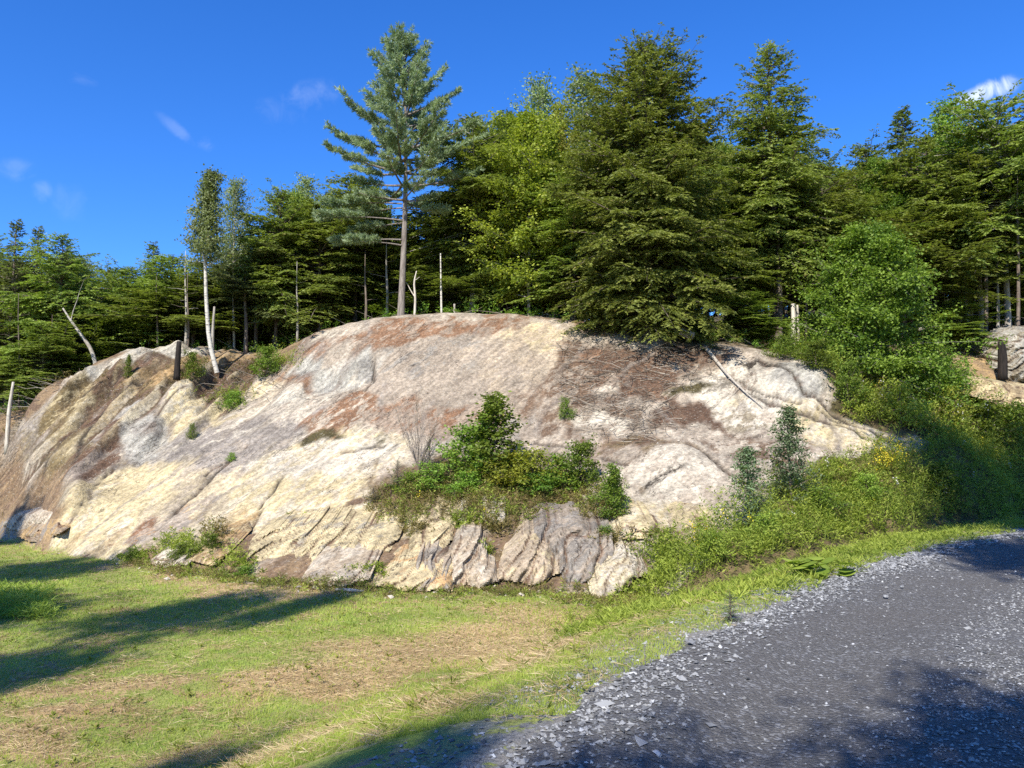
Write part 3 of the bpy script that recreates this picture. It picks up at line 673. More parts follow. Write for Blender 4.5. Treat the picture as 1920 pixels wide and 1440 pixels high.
# ------------------------------------------------------------------ trees
def rot_to(v, ang): pass
def conifer(seed, H, Rm, cb_, nb, sub_step, leaf_step, lL, lW, e_bot, e_top, droop, prof=None, lump=.25, hang=.35, inner=.12, bark=.16, bare=14, subk=.5, tilt=.45, path=None, sparse=1.0):
    rg = np.random.RandomState(seed); tr = G(); fo = G()
    bend = rg.normal(0, .012 * H, 2); tt = np.linspace(0, 1, 14)
    def axis_pt(z):
        z = np.asarray(z) / H
        if path is not None: return np.interp(z, path[:, 2], path[:, 0]), np.interp(z, path[:, 2], path[:, 1])
        return bend[0] * np.sin(z * pi), bend[1] * np.sin(z * 2.3)
    axx, axy = axis_pt(tt * H)
    tp = np.stack([axx, axy, tt * H - .35 * (tt == 0)], 1)
    tr.tube(tp, bark * (1 - tt) ** .8 + .012 + .05 * np.exp(-tt * 30) * bark / .16, 8)
    prof = prof or (lambda t: (1 - t) ** .75 * np.minimum(1, .55 + 2.2 * t))
    t = np.sort(rg.rand(nb) ** 1.0); z0 = H * (cb_ + (1 - cb_) * t) * .995
    az = np.arange(nb) * 2.399 + rg.normal(0, .5, nb)
    lf = 1 + lump * np.sin(az * 2 + t * 9 + seed) + lump * .8 * np.sin(az * 3 - t * 17 + seed * 2) + lump * .8 * np.sin(t * 40 + az)
    Lb = np.clip(Rm * prof(t) * rg.uniform(.72, 1.12, nb) * lf, .12, None)
    if sparse < 1: keep = rg.rand(nb) < sparse; t, z0, az, Lb = t[keep], z0[keep], az[keep], Lb[keep]; nb = len(t)
    el = e_bot + (e_top - e_bot) * t ** 1.3 + rg.normal(0, .19, nb)
    hx, hy = np.cos(az), np.sin(az); bx, by = axis_pt(z0)
    B0 = np.stack([bx, by, z0], 1); Hd = np.stack([hx, hy, 0 * hx], 1); Sd = np.stack([-hy, hx, 0 * hx], 1)
    dr = droop * rg.uniform(.6, 1.4, nb)
    def bp(i, s): 
        return B0[i] + Hd[i] * (Lb[i] * s)[:, None] + np.stack([0 * s, 0 * s, Lb[i] * (np.tan(el[i]) * s + dr[i] * s * s)], 1)
    for i in range(nb):
        s_ = np.linspace(0, .93, 5); pts = bp(np.full(5, i), s_); tr.tube(pts, np.linspace(.012 + .012 * Lb[i], .005, 5), 3)
    ns = np.maximum(3, (Lb / sub_step)).astype(int); bi = np.repeat(np.arange(nb), ns)
    s = np.clip(inner + (1 - inner) * rg.rand(len(bi)) ** .8, 0, 1)
    l = np.clip(Lb[bi] * subk * (1.08 - s) * rg.uniform(.6, 1.25, len(bi)), min(.18, Rm * .12), 1.3)
    sg = np.where(rg.rand(len(bi)) < .5, -1., 1.); ph = rg.uniform(.6, 1.15, len(bi))
    D = Hd[bi] * np.cos(ph)[:, None] + Sd[bi] * (sg * np.sin(ph))[:, None]
    D[:, 2] += np.tan(el[bi]) * .5 + rg.normal(0, .14, len(bi))
    Pb = bp(bi, s)
    nl = np.maximum(3, (l / leaf_step * 2)).astype(int); si = np.repeat(np.arange(len(bi)), nl)
    tl = rg.rand(len(si)); Pl = Pb[si] + D[si] * (l[si] * tl)[:, None]; Pl[:, 2] -= hang * l[si] * tl * tl
    sgl = np.where(rg.rand(len(si)) < .5, -1., 1.)
    perp = np.cross(D[si], [0, 0, 1.]); perp /= np.linalg.norm(perp, axis=1)[:, None] + 1e-9
    dl = D[si] * .75 + perp * (sgl * .75)[:, None]; dl[:, 2] -= hang * 1.2 * tl; dl += rg.normal(0, .22, dl.shape)
    nrm = np.array([0, 0, 1.])[None] + rg.normal(0, tilt, dl.shape) + Hd[bi][si] * .35
    sd_ = np.cross(dl, nrm)
    vb = rg.rand(len(bi)); var = np.clip(.15 + .45 * vb[si] + .4 * rg.rand(len(si)) + .1 * (tl - .5), 0, 1)
    fo.leaves(Pl, dl, sd_, lL * rg.uniform(.6, 1.3, len(si)), lW * rg.uniform(.7, 1.3, len(si)), var)
    # dead branches below the crown
    for i in range(bare):
        z = H * cb_ * rg.uniform(.2, 1.05) + .3; a = rg.rand() * 2 * pi; l_ = rg.uniform(.3, 1.1) * min(1.2, Rm * .45)
        x0, y0 = axis_pt(z); s_ = np.linspace(0, 1, 4)
        tr.tube(np.stack([x0 + np.cos(a) * l_ * s_, y0 + np.sin(a) * l_ * s_, z + .1 * l_ * s_ - .3 * l_ * s_ ** 2], 1), np.linspace(.018, .004, 4), 3)
    return tr, fo
def needles_pine(seed, H, Rm, cb_, nwh):
    rg = np.random.RandomState(seed); tr = G(); fo = G(); tt = np.linspace(0, 1, 16)
    tr.tube(np.stack([.12 * np.sin(tt * 3), .08 * np.sin(tt * 5), tt * H - .4 * (tt == 0)], 1), .135 * (1 - tt) ** .7 + .0 + .03 * np.exp(-tt * 25), 10)
    PTS = []; DIR = []
    for w in range(nwh):
        t = w / (nwh - 1); z = H * (cb_ + (1 - cb_) * t ** .9) * .985
        Rr = Rm * (np.interp(t, [0, .12, .25, .4, .6, .8, .92, 1], [.8, 1.0, 1.0, .86, .62, .44, .3, .14]))
        for a in np.arange(5 + (w % 2)) * 2 * pi / (5 + (w % 2)) + w * 1.1 + rg.normal(0, .2, 5 + (w % 2)):
            Lb = Rr * rg.uniform(.55, 1.12); el = np.interp(t, [0, .3, .7, 1], [.05, .28, .68, 1.1]) + rg.normal(0, .08); up = rg.uniform(.12, .34)
            h = np.array([cos(a), sin(a), 0]); sd_ = np.array([-sin(a), cos(a), 0])
            f = lambda s_: np.array([0, 0, z]) + h * (Lb * s_ * cos(el)) + np.array([0, 0, 1]) * (Lb * (sin(el) * s_ + up * s_ * s_ - .10 * s_))
            sv = np.linspace(0, .97, 6); tr.tube([f(q_) for q_ in sv], np.linspace(.02 + .015 * Lb, .008, 6), 4)
            n = max(5, int(Lb / .075))
            for j in range(n):
                s0 = rg.uniform(.30 if Lb > 1.2 else .15, 1); l = (.16 + .34 * Lb * (1.1 - s0) * .6) * rg.uniform(.7, 1.2)
                d = h * .8 + sd_ * rg.choice([-1, 1]) * rg.uniform(.25, .95) + np.array([0, 0, rg.uniform(.05, .5)]); d /= np.linalg.norm(d); p0 = f(s0)
                for q_ in np.linspace(.25, 1, max(2, int(l / .085))):
                    PTS.append(p0 + d * l * q_ + np.array([0, 0, .12 * l * q_ * q_])); DIR.append(d + np.array([0, 0, .25]))
            PTS.append(f(1.0)); DIR.append(h * .6 + np.array([0, 0, .7]))
    for zf, a, Lb in [(.40, 3.1, 2.9), (.385, 2.7, 2.2), (.34, 3.3, 3.1), (.33, 2.6, 2.0), (.27, 3.0, 2.6), (.25, 3.5, 1.8), (.38, .2, 1.5)]:      # low boughs, nearly all on one side
        h = np.array([cos(a), sin(a), 0]); sd_ = np.array([-sin(a), cos(a), 0]); f = lambda s_: np.array([0, 0, H * zf]) + h * Lb * s_ + np.array([0, 0, 1]) * Lb * (.10 * s_ - .12 * s_ * s_)
        tr.tube([f(q_) for q_ in np.linspace(0, .97, 6)], np.linspace(.035, .008, 6), 4)
        for j in range(int(Lb * 20)):
            s0 = rg.uniform(.42, 1); d = h * .8 + sd_ * rg.choice([-1, 1]) * rg.uniform(.25, 1.0) + np.array([0, 0, rg.uniform(.0, .4)]); d /= np.linalg.norm(d); l = rg.uniform(.25, .6); p0 = f(s0)
            for q_ in np.linspace(.25, 1, 6): PTS.append(p0 + d * l * q_); DIR.append(d + np.array([0, 0, .25]))
    PTS = np.array(PTS); DIR = np.array(DIR); k_ = 13; n = len(PTS)
    pi_ = np.repeat(np.arange(n), k_); d = DIR[pi_] / np.linalg.norm(DIR[pi_], axis=1)[:, None] * .8 + rg.normal(0, .48, (n * k_, 3))
    vb = rg.rand(n); fo.leaves(PTS[pi_], d, rg.normal(0, 1, d.shape), rg.uniform(.12, .22, n * k_), rg.uniform(.02, .034, n * k_), np.clip(.1 + .5 * vb[pi_] + .4 * rg.rand(n * k_), 0, 1))
    return tr, fo
def broad(seed, H, Rm, cb_, nlimb, nsub, nleaf, lL, lW, el0=.6, el1=1.1, bark=.08, prof=None, spread=.22, path=None, droopy=0., flat=.6, trunk=True, bareleaf=1.0):
    rg = np.random.RandomState(seed); tr = G(); fo = G(); tt = np.linspace(0, 1, 12)
    bend = rg.normal(0, .02 * H, 2)
    def axp(z):
        z = np.asarray(z) / H
        if path is not None: return np.interp(z, path[:, 2], path[:, 0]), np.interp(z, path[:, 2], path[:, 1])
        return bend[0] * np.sin(z * pi), bend[1] * np.sin(z * 2.3)
    ax_, ay_ = axp(tt * H); tr.tube(np.stack([ax_, ay_, tt * H * .97 - .25 * (tt == 0)], 1), bark * (1 - tt) ** .7 + .006, 7)
    prof = prof or (lambda t: np.sqrt(np.clip(1 - (2 * t - .8) ** 2 / 1.6, .05, 1)))
    PP = []; 
    for i in range(nlimb):
        t = (i + rg.rand()) / nlimb; z = H * (cb_ + (1 - cb_) * t) * .97; a = i * 2.399 + rg.normal(0, .4)
        Lb = Rm * prof(t) * rg.uniform(.65, 1.15); el = el0 + (el1 - el0) * t + rg.normal(0, .12)
        z -= Lb * sin(el) * .45; z = max(z, H * cb_ * .6 + .05)
        h = np.array([cos(a) * cos(el), sin(a) * cos(el), sin(el)]); x0, y0 = axp(z); p0 = np.array([x0, y0, z]); b2 = rg.normal(0, .12, 3)
        f = lambda s_: p0 + h * Lb * s_ + (b2 - np.array([0, 0, droopy])) * Lb * s_ * s_
        sv = np.linspace(0, 1, 5); tr.tube([f(q_) for q_ in sv], np.linspace(bark * .35 * (1 - t * .6) + .004, .004, 5), 4)
        for j in range(nsub):
            s0 = rg.uniform(.2, 1); d = h + rg.normal(0, .6, 3); d /= np.linalg.norm(d); l = Lb * .38 * rg.uniform(.5, 1.2); q0 = f(s0)
            if rg.rand() < .55: tr.tube([q0, q0 + d * l * .5, q0 + d * l], [.008, .005, .003], 3)
            for q_ in np.linspace(.2, 1, 4): PP.append(q0 + d * l * q_)
    PP = np.array(PP); n = len(PP); pi_ = np.repeat(np.arange(n), max(1, nleaf // 4)); m_ = len(pi_)
    off = rg.normal(0, spread, (m_, 3)); off[:, 2] *= .6; pos = PP[pi_] + off
    d = rg.normal(0, 1, (m_, 3)); d[:, 2] -= .35; nr = rg.normal(0, flat, (m_, 3)) + [0, -.1, 1]
    vb = rg.rand(n); keep = rg.rand(m_) < bareleaf
    fo.leaves(pos[keep], d[keep], np.cross(d, nr)[keep], lL * rg.uniform(.6, 1.25, m_)[keep], lW * rg.uniform(.7, 1.2, m_)[keep], np.clip(.05 + .5 * vb[pi_] + .45 * rg.rand(m_), 0, 1)[keep])
    return tr, fo

PROTO = {}
def proto(key, tf, H, Rm): PROTO[key] = (tf[0].mesh(key + '_trunk', True), tf[1].mesh(key + '_crown'), H, Rm)
full = lambda t: np.interp(t, [0, .15, .35, .6, .8, .92, 1], [.78, .97, 1, .80, .52, .27, .04])
mid = lambda t: np.interp(t, [0, .2, .45, .7, .88, 1], [.62, .95, 1, .78, .42, .06])
proto('hemlock_big', conifer(11, 15, 4.6, .04, 560, .115, .066, .155, .064, -.12, .8, -.20, prof=full, bark=.2, subk=.5, lump=.16, tilt=.6), 15, 4.6)
proto('hemlock_tall', conifer(12, 16, 3.6, .20, 430, .12, .07, .16, .066, -.15, .75, -.18, prof=lambda t: np.where(t < .2, .6 + 2 * t, (1 - (t - .2) / .8) ** .8) + .02, bark=.2, subk=.5, lump=.2, tilt=.6), 16, 3.6)
proto('hemlock_a', conifer(13, 13, 2.6, .20, 340, .12, .07, .17, .075, -.2, .75, -.15, prof=mid, bark=.13, lump=.42), 13, 2.6)
proto('hemlock_b', conifer(14, 13, 2.3, .30, 310, .12, .07, .17, .075, -.2, .65, -.15, prof=mid, bark=.12, lump=.5), 13, 2.3)
proto('hemlock_c', conifer(15, 13, 2.9, .40, 290, .13, .07, .17, .078, -.2, .7, -.1, prof=mid, bark=.14, lump=.5, bare=26), 13, 2.9)
proto('spruce_a', conifer(16, 13, 1.7, .18, 320, .12, .075, .17, .08, -.25, .7, .08, prof=lambda t: (1 - t) ** .85 * np.minimum(1, .6 + 2 * t) + .02, hang=.15, bark=.11), 13, 1.7)
proto('spruce_b', conifer(17, 13, 1.9, .38, 250, .13, .08, .18, .085, -.2, .7, .05, hang=.15, bark=.12, bare=30), 13, 1.9)
proto('pine', needles_pine(21, 11.2, 3.1, .42, 15), 11.2, 2.55)
proto('beech', broad(31, 11, 2.5, .10, 80, 12, 40, .15, .10, .25, 1.0, spread=.16, flat=.5), 11, 2.5)
proto('birch_tall', broad(32, 12, 1.9, .36, 46, 10, 26, .12, .09, .5, 1.15, spread=.18, bareleaf=.8), 12, 1.9)
proto('maple', broad(33, 6.5, 2.9, .03, 90, 14, 48, .12, .09, .12, .9, spread=.16, flat=.4, bark=.05, prof=lambda t: np.clip(1.1 - .75 * t ** 1.4, .2, 1)), 6.5, 2.9)
proto('shrub_a', broad(34, 1.6, .9, .02, 26, 6, 20, .095, .062, .4, 1.1, spread=.08, bark=.015), 1.6, .9)
proto('shrub_b', broad(35, 1.2, .9, .02, 24, 6, 18, .10, .05, .3, 1.0, spread=.10, bark=.012, prof=lambda t: 1 - .4 * t), 1.2, .9)
proto('shrub_c', broad(36, 2.2, .8, .02, 30, 6, 20, .08, .06, .5, 1.25, spread=.08, bark=.018, prof=lambda t: 1 - .6 * t), 2.2, .8)
proto('sapling_fir', conifer(41, 2.6, .75, .02, 110, .09, .045, .06, .022, -.1, .8, .1, hang=.1, bark=.03, bare=0), 2.6, .75)
proto('sapling_open', broad(42, 3.0, .75, .02, 40, 7, 18, .09, .045, .25, 1.0, spread=.09, bark=.03, prof=lambda t: 1.25 - 1.05 * t), 3.0, .75)
proto('canopy', broad(51, 10, 3, .88, 48, 10, 18, .22, .15, .0, .35, spread=.34, bark=.12, prof=lambda t: 1.05 - .45 * t), 10, 3)
# leaning birch
bpath = np.array([[0.35, 0, 0], [.12, 0, .06], [-.05, 0, .15], [-.22, 0, .35], [-.32, 0, .55], [-.30, 0, .75], [-.2, 0, 1.]])
proto('birch_lean', broad(43, 8.6, 1.0, .54, 46, 10, 26, .115, .08, .5, 1.1, spread=.16, path=bpath, bark=.10, prof=lambda t: 1.05 - .75 * t), 8.6, 1.35)

def thing(name, loc, label, cat, group=None, rz=0, sc=(1, 1, 1)):
    o = bpy.data.objects.new(name, None); C.objects.link(o); o.location = tuple(loc); o.rotation_euler = (0, 0, rz); o.scale = sc
    o.empty_display_size = .2; o['label'] = label; o['category'] = cat
    if group: o['group'] = group
    return o
trng = np.random.RandomState(5)
TREES = []
def tree(name, key, px, Y_, top, leafmat, barkmat, label, width=None, py=None, group=None, rz=None, cat='tree', crown='crown', top_px=None, sink=.0):
    tm, fm, H0, R0 = PROTO[key]
    if py is not None: g = hit(px, py); 
    else:
        r = ray(px, 700); x = r[0] / r[1] * Y_; g = np.array([x, Y_, float(zat(x, Y_)[0])])
    if g is None: return
    if isinstance(top, str): h = float(top)
    else: h = (P(px, top, g[1])[2] - g[2]) * (.965 if key[:4] == 'heml' else 1.0)
    s = h / H0; sx = (width / F * g[1] / 2) / R0 if width else s
    o = thing(name, (g[0], g[1], g[2] - sink), label, cat, group, trng.rand() * 6.28 if rz is None else rz, (sx, sx, s))
    def getm(me, mat, tag):
        k_ = me.name + '|' + mat.name
        if k_ in MC: return MC[k_]
        m2 = me if me.users == 0 else me.copy(); m2.materials.clear(); m2.materials.append(mat); MC[k_] = m2; return m2
    link('trunk', getm(tm, M[barkmat], 't'), None, o); link(crown, getm(fm, M[leafmat], 'f'), None, o)
    TREES.append((g[0], g[1])); return o
MC = {}
T = tree
# named trees, left to right ------------------------------------------------
T('white_pine', 'pine', 750, 30.4, 78, 'pine', 'pinebark', 'tall white pine with blue-green upswept tufts standing alone at the top of the rock dome', rz=0.0)
T('hemlock_tree', 'hemlock_big', 1215, 28.2, 60, 'hemlock', 'bark', 'largest broad dense hemlock, its low boughs drooping over the right side of the dome', width=365, rz=1.0)
T('hemlock_tree', 'hemlock_tall', 1455, 31.5, 64, 'hemlock', 'bark', 'second tallest hemlock, pointed, just right of the broad hemlock and above the grey slab', width=285, rz=2.0)
T('birch_tree', 'birch_lean', 392, 0, 318, 'birchleaf', 'birchbark', 'white birch with curved leaning bare trunk rising from the left ridge of the rock', py=688, rz=0)
T('birch_tree', 'birch_tall', 438, 32.5, 332, 'birchleaf', 'greybark', 'thin grey-green birch crown just right of the leaning white birch', width=108)
T('beech_tree', 'beech', 625, 35, 365, 'hemlock', 'greybark', 'olive broadleaf crown above the dome shoulder left of the pine', width=150)
T('beech_tree', 'beech', 548, 35.5, 362, 'hemlock', 'greybark', 'rounded olive broadleaf crown right of the pointed hemlock', width=130)
T('beech_tree', 'beech', 690, 35.5, 350, 'hemlock', 'greybark', 'olive broadleaf crown directly behind the left side of the pine', width=130)
T('beech_tree', 'beech', 900, 34, 235, 'hemlock', 'greybark', 'tall olive broadleaf crown right of the pine against the sky', width=140)
T('beech_tree', 'beech', 1040, 33, 225, 'beech', 'greybark', 'second yellow-green broadleaf crown touching the broad hemlock', width=130)
T('beech_tree', 'beech', 950, 35, 215, 'shrub', 'greybark', 'tall green broadleaf crown behind the yellow-green tree', width=130)
T('beech_tree', 'beech', 1790, 36, 240, 'hemlock', 'greybark', 'olive broadleaf crown left of the forked white-limbed tree', width=140)
T('beech_tree', 'beech', 1660, 35, 300, 'shrub', 'greybark', 'green broadleaf crown above the maple', width=140)
T('beech_tree', 'beech', 992, 31.2, 215, 'beech', 'greybark', 'yellow-green broadleaf tree between the white pine and the broad hemlock', width=222)
T('hemlock_tree', 'hemlock_b', 882, 32.5, 205, 'hemlock', 'greybark', 'dark narrow hemlock immediately right of the white pine, pale trunk showing', width=202)
T('birch_tree', 'birch_tall', 1000, 38, 150, 'birchleaf', 'birchbark', 'pale-leaved birch top poking above the yellow-green broadleaf tree', width=162)
T('birch_tree', 'birch_tall', 1110, 37, 138, 'birchleaf', 'birchbark', 'tall pale thin-leaved birch top just left of the broad hemlock', width=202)
T('birch_tree', 'birch_tall', 1060, 36, 185, 'beech', 'birchbark', 'yellowing thin birch crown between the two pale birch tops', width=148)
T('maple_tree', 'maple', 1625, 27, 440, 'maple', 'greybark', 'bright green low-branched young maple in front of the forest right of the grey slab', width=290, rz=.6)
T('hemlock_tree', 'hemlock_a', 515, 33, 345, 'hemlock', 'bark', 'pointed hemlock right of the birch pair, above the notch in the rock', width=148)
T('hemlock_tree', 'hemlock_a', 600, 33.5, 372, 'hemlock', 'bark', 'bushy hemlock left of the white pine above the dome shoulder', width=202)
T('birch_tree', 'birch_tall', 572, 36, 330, 'birchleaf', 'greybark', 'greyish half-bare birch top above the bushy hemlock left of the pine', width=108)
T('hemlock_tree', 'hemlock_b', 665, 34, 322, 'hemlock', 'bark', 'dark hemlock partly hidden behind the left boughs of the white pine', width=175)
T('hemlock_tree', 'hemlock_c', 805, 35, 395, 'hemlock', 'bark', 'shorter hemlock in the sky gap right of the white pine trunk', width=148)
T('spruce_tree', 'spruce_a', 15, 33, 412, 'spruce', 'bark', 'dark spruce at the left edge of the picture', width=121)
T('spruce_tree', 'spruce_a', 58, 33.5, 425, 'spruce', 'bark', 'bluish spruce next to the one at the left edge', width=108)
T('hemlock_tree', 'hemlock_b', 105, 32.5, 430, 'hemlock', 'bark', 'hemlock with a yellowish top in the left tree group', width=148)
T('birch_tree', 'birch_tall', 148, 34, 478, 'birchleaf', 'greybark', 'sparse reddish broadleaf top at the right end of the left tree group', width=94)
T('hemlock_tree', 'hemlock_a', 205, 41, 497, 'hemlock', 'bark', 'rounded low hemlock in the dip of the skyline on the left', width=148)
T('spruce_tree', 'spruce_a', 272, 38, 455, 'spruce', 'bark', 'small pointed spruce top left of the leaning white birch', width=101)
T('hemlock_tree', 'hemlock_a', 318, 34.5, 470, 'hemlock', 'bark', 'hemlock between the small spruce top and the leaning birch', width=162)
T('hemlock_tree', 'hemlock_a', 240, 36, 492, 'hemlock', 'bark', 'hemlock just left of the small pointed spruce top', width=148)
T('hemlock_tree', 'hemlock_c', 478, 33, 455, 'spruce', 'bark', 'dark flat-topped hemlock behind the birch pair', width=162)
T('spruce_tree', 'spruce_b', 1710, 38, 208, 'spruce', 'bark', 'pointed dark spruce top in the middle of the right-hand skyline', width=162)
T('hemlock_tree', 'hemlock_a', 1645, 36, 262, 'hemlock', 'bark', 'shorter hemlock filling the skyline gap right of the second tallest hemlock', width=175)
T('hemlock_tree', 'hemlock_b', 1755, 34, 245, 'hemlock', 'bark', 'hemlock behind the maple with dark interior, right of the pointed spruce', width=162)
T('birch_tree', 'birch_tall', 1822, 35, 182, 'maple', 'birchbark', 'broadleaf tree with white forked limbs on the right skyline', width=189)
T('hemlock_tree', 'hemlock_c', 1895, 33, 178, 'hemlock', 'greybark', 'tall hemlock at the right edge of the picture', width=256)
T('hemlock_tree', 'hemlock_c', 1845, 34.5, 300, 'hemlock', 'greybark', 'hemlock with layered flat boughs and pale trunk near the right edge', width=256)
T('hemlock_tree', 'hemlock_c', 1700, 33, 400, 'hemlock', 'bark', 'hemlock with shelf-like boughs behind the right side of the maple', width=229)
T('hemlock_tree', 'hemlock_b', 1555, 32, 300, 'hemlock', 'bark', 'hemlock squeezed between the second tallest hemlock and the maple', width=162)
T('hemlock_tree', 'hemlock_a', 1330, 31, 330, 'hemlock', 'bark', 'hemlock filling the gap between the two tallest hemlocks', width=202)
T('hemlock_tree', 'hemlock_a', 1075, 30.8, 330, 'hemlock', 'bark', 'hemlock tucked against the left flank of the broad hemlock', width=202)
T('hemlock_tree', 'hemlock_a', 935, 33, 300, 'hemlock', 'bark', 'hemlock behind and left of the yellow-green broadleaf tree', width=162)
T('young_hemlock', 'hemlock_a', 1400, 28.6, 545, 'hemlock', 'bark', 'young bushy hemlock between the broad hemlock and the slab top', width=121)
T('young_hemlock', 'hemlock_a', 85, 31.3, 610, 'hemlock', 'bark', 'young hemlock low in the left group above the dark trunks', width=148)
T('young_hemlock', 'hemlock_a', 1790, 32, 560, 'hemlock', 'bark', 'young hemlock under the right forest edge beside the fallen log', width=121)
# forest behind: trees nothing tells apart
sk = np.array([(-300, 400), (0, 430), (100, 450), (160, 505), (200, 505), (260, 480), (330, 480), (420, 470), (480, 400), (520, 370), (600, 370), (650, 345), (700, 380), (790, 440), (820, 400), (850, 340), (900, 240), (960, 240), (1080, 230), (1150, 200), (1330, 250), (1380, 240), (1560, 280), (1620, 275), (1680, 250), (1760, 260), (1800, 220), (1920, 200), (2200, 200)], float)
keys = [('hemlock_a', 'hemlock'), ('hemlock_b', 'hemlock'), ('hemlock_c', 'hemlock'), ('spruce_a', 'spruce'), ('spruce_b', 'spruce'), ('hemlock_c', 'spruce'), ('birch_tall', 'hemlock'), ('beech', 'hemlock'), ('beech', 'shrub')]
cnt = 0
for rowY, step, lo, hi in [(34.0, 62, 30, 150), (37.5, 56, 25, 130), (41.5, 52, 15, 110), (46.5, 48, 8, 80), (53, 46, 4, 60)]:
    for px in np.arange(-120, 2060, step):
        px = px + trng.uniform(-.4, .4) * step; Yq = rowY + trng.uniform(-1.4, 1.4)
        if Yq < np.interp(px, [-100, 500, 900, 1500, 2000], [33, 33, 33, 33, 34]): Yq += 1.5
        x = (px - CX) / F * Yq
        if min((x - a) ** 2 + (Yq - b_) ** 2 for a, b_ in TREES) < .8: continue
        if 775 < px < 850 and rowY < 45: lo_ = 90
        else: lo_ = lo
        tp = np.interp(px, sk[:, 0], sk[:, 1]) + 12 * (px > 1560) + trng.uniform(lo_, hi + 10)
        k_ = keys[trng.choice(len(keys), p=[.08, .18, .28, .02, .12, .10, .07, .09, .06] if rowY < 40 else [.28, .14, .14, .08, .06, .08, .06, .10, .06])]
        isb = k_[0] == 'birch_tall'
        T('forest_tree', k_[0], px, Yq, tp, k_[1], trng.choice(['bark', 'bark', 'greybark', 'birchbark']) if not isb else 'birchbark',
          *(lambda kd, zn: (kd + ' ' + zn, ))({'hemlock_a': 'full-crowned dark conifer', 'hemlock_b': 'narrow-crowned hemlock', 'hemlock_c': 'high-crowned hemlock', 'spruce_a': 'slim pointed spruce', 'spruce_b': 'thin bare-legged spruce', 'birch_tall': 'thin green broadleaf tree', 'beech': 'full broadleaf tree'}[k_[0]] + (', front forest rows,' if rowY < 40 else ', back forest rows,'),
              'left of the leaning birch' if px < 390 else 'between leaning birch and pine' if px < 750 else 'between pine and broad hemlock' if px < 1050 else 'behind the two tallest hemlocks' if px < 1560 else 'on the right behind the maple'), group='forest trees behind the outcrop', width=trng.uniform(150, 225) * 34 / Yq)
        cnt += 1
# trees beside and behind the viewer that throw the shadows on lawn and road
def shade(x, y, key, h, mat, w, lab):
    tm, fm, H0, R0 = PROTO[key]; s = h / H0; z = float(zat(x, y)[0])
    o = thing('roadside_tree', (x, y, z), lab, 'tree', 'trees behind the viewer', trng.rand() * 6, (w / R0, w / R0, s))
    for nm, me, mt in (('trunk', tm, 'bark'), ('crown', fm, mat)):
        k_ = me.name + '|' + M[mt].name
        if k_ not in MC: m2 = me.copy(); m2.materials.clear(); m2.materials.append(M[mt]); MC[k_] = m2
        link(nm, MC[k_], None, o)
# each: where the crown's shadow falls, crown height above the receiving ground, crown radius, kind
kx_, ky_ = -sd[0] / sd[2], -sd[1] / sd[2]
for i, (sx_, sy_, hm, Rr) in enumerate([(-9.6, 13.2, 14, 2.5), (-5.8, 13.9, 14, 1.7), (-4.0, 14.5, 14, .8), (-11.6, 18.9, 14, 2.6), (-16.2, 25.2, 14, 1.5), (-6.6, 9.9, 11, 1.5), (-3.4, 5.6, 10, .9),
                           (.3, 3.0, 9, 1.3), (2.6, 3.6, 10, 1.9), (4.6, 3.8, 10, 2.2), (-.9, 3.7, 9, 1.1), (1.2, 1.6, 9, 1.6),
                           (8.2, 12.2, 14, 2.6), (12.6, 17.6, 15, 2.8), (14.6, 21.8, 15, 4.2), (13.6, 24.0, 15, 3.6), (11.8, 18.8, 15, 3.0), (18.4, 25.5, 16, 4.6), (17.5, 21, 15, 4)]):
    shade(sx_ - kx_ * hm, sy_ - ky_ * hm, 'canopy', hm / .9, 'maple', Rr * .66, 'high-crowned tree beside the road outside the view')

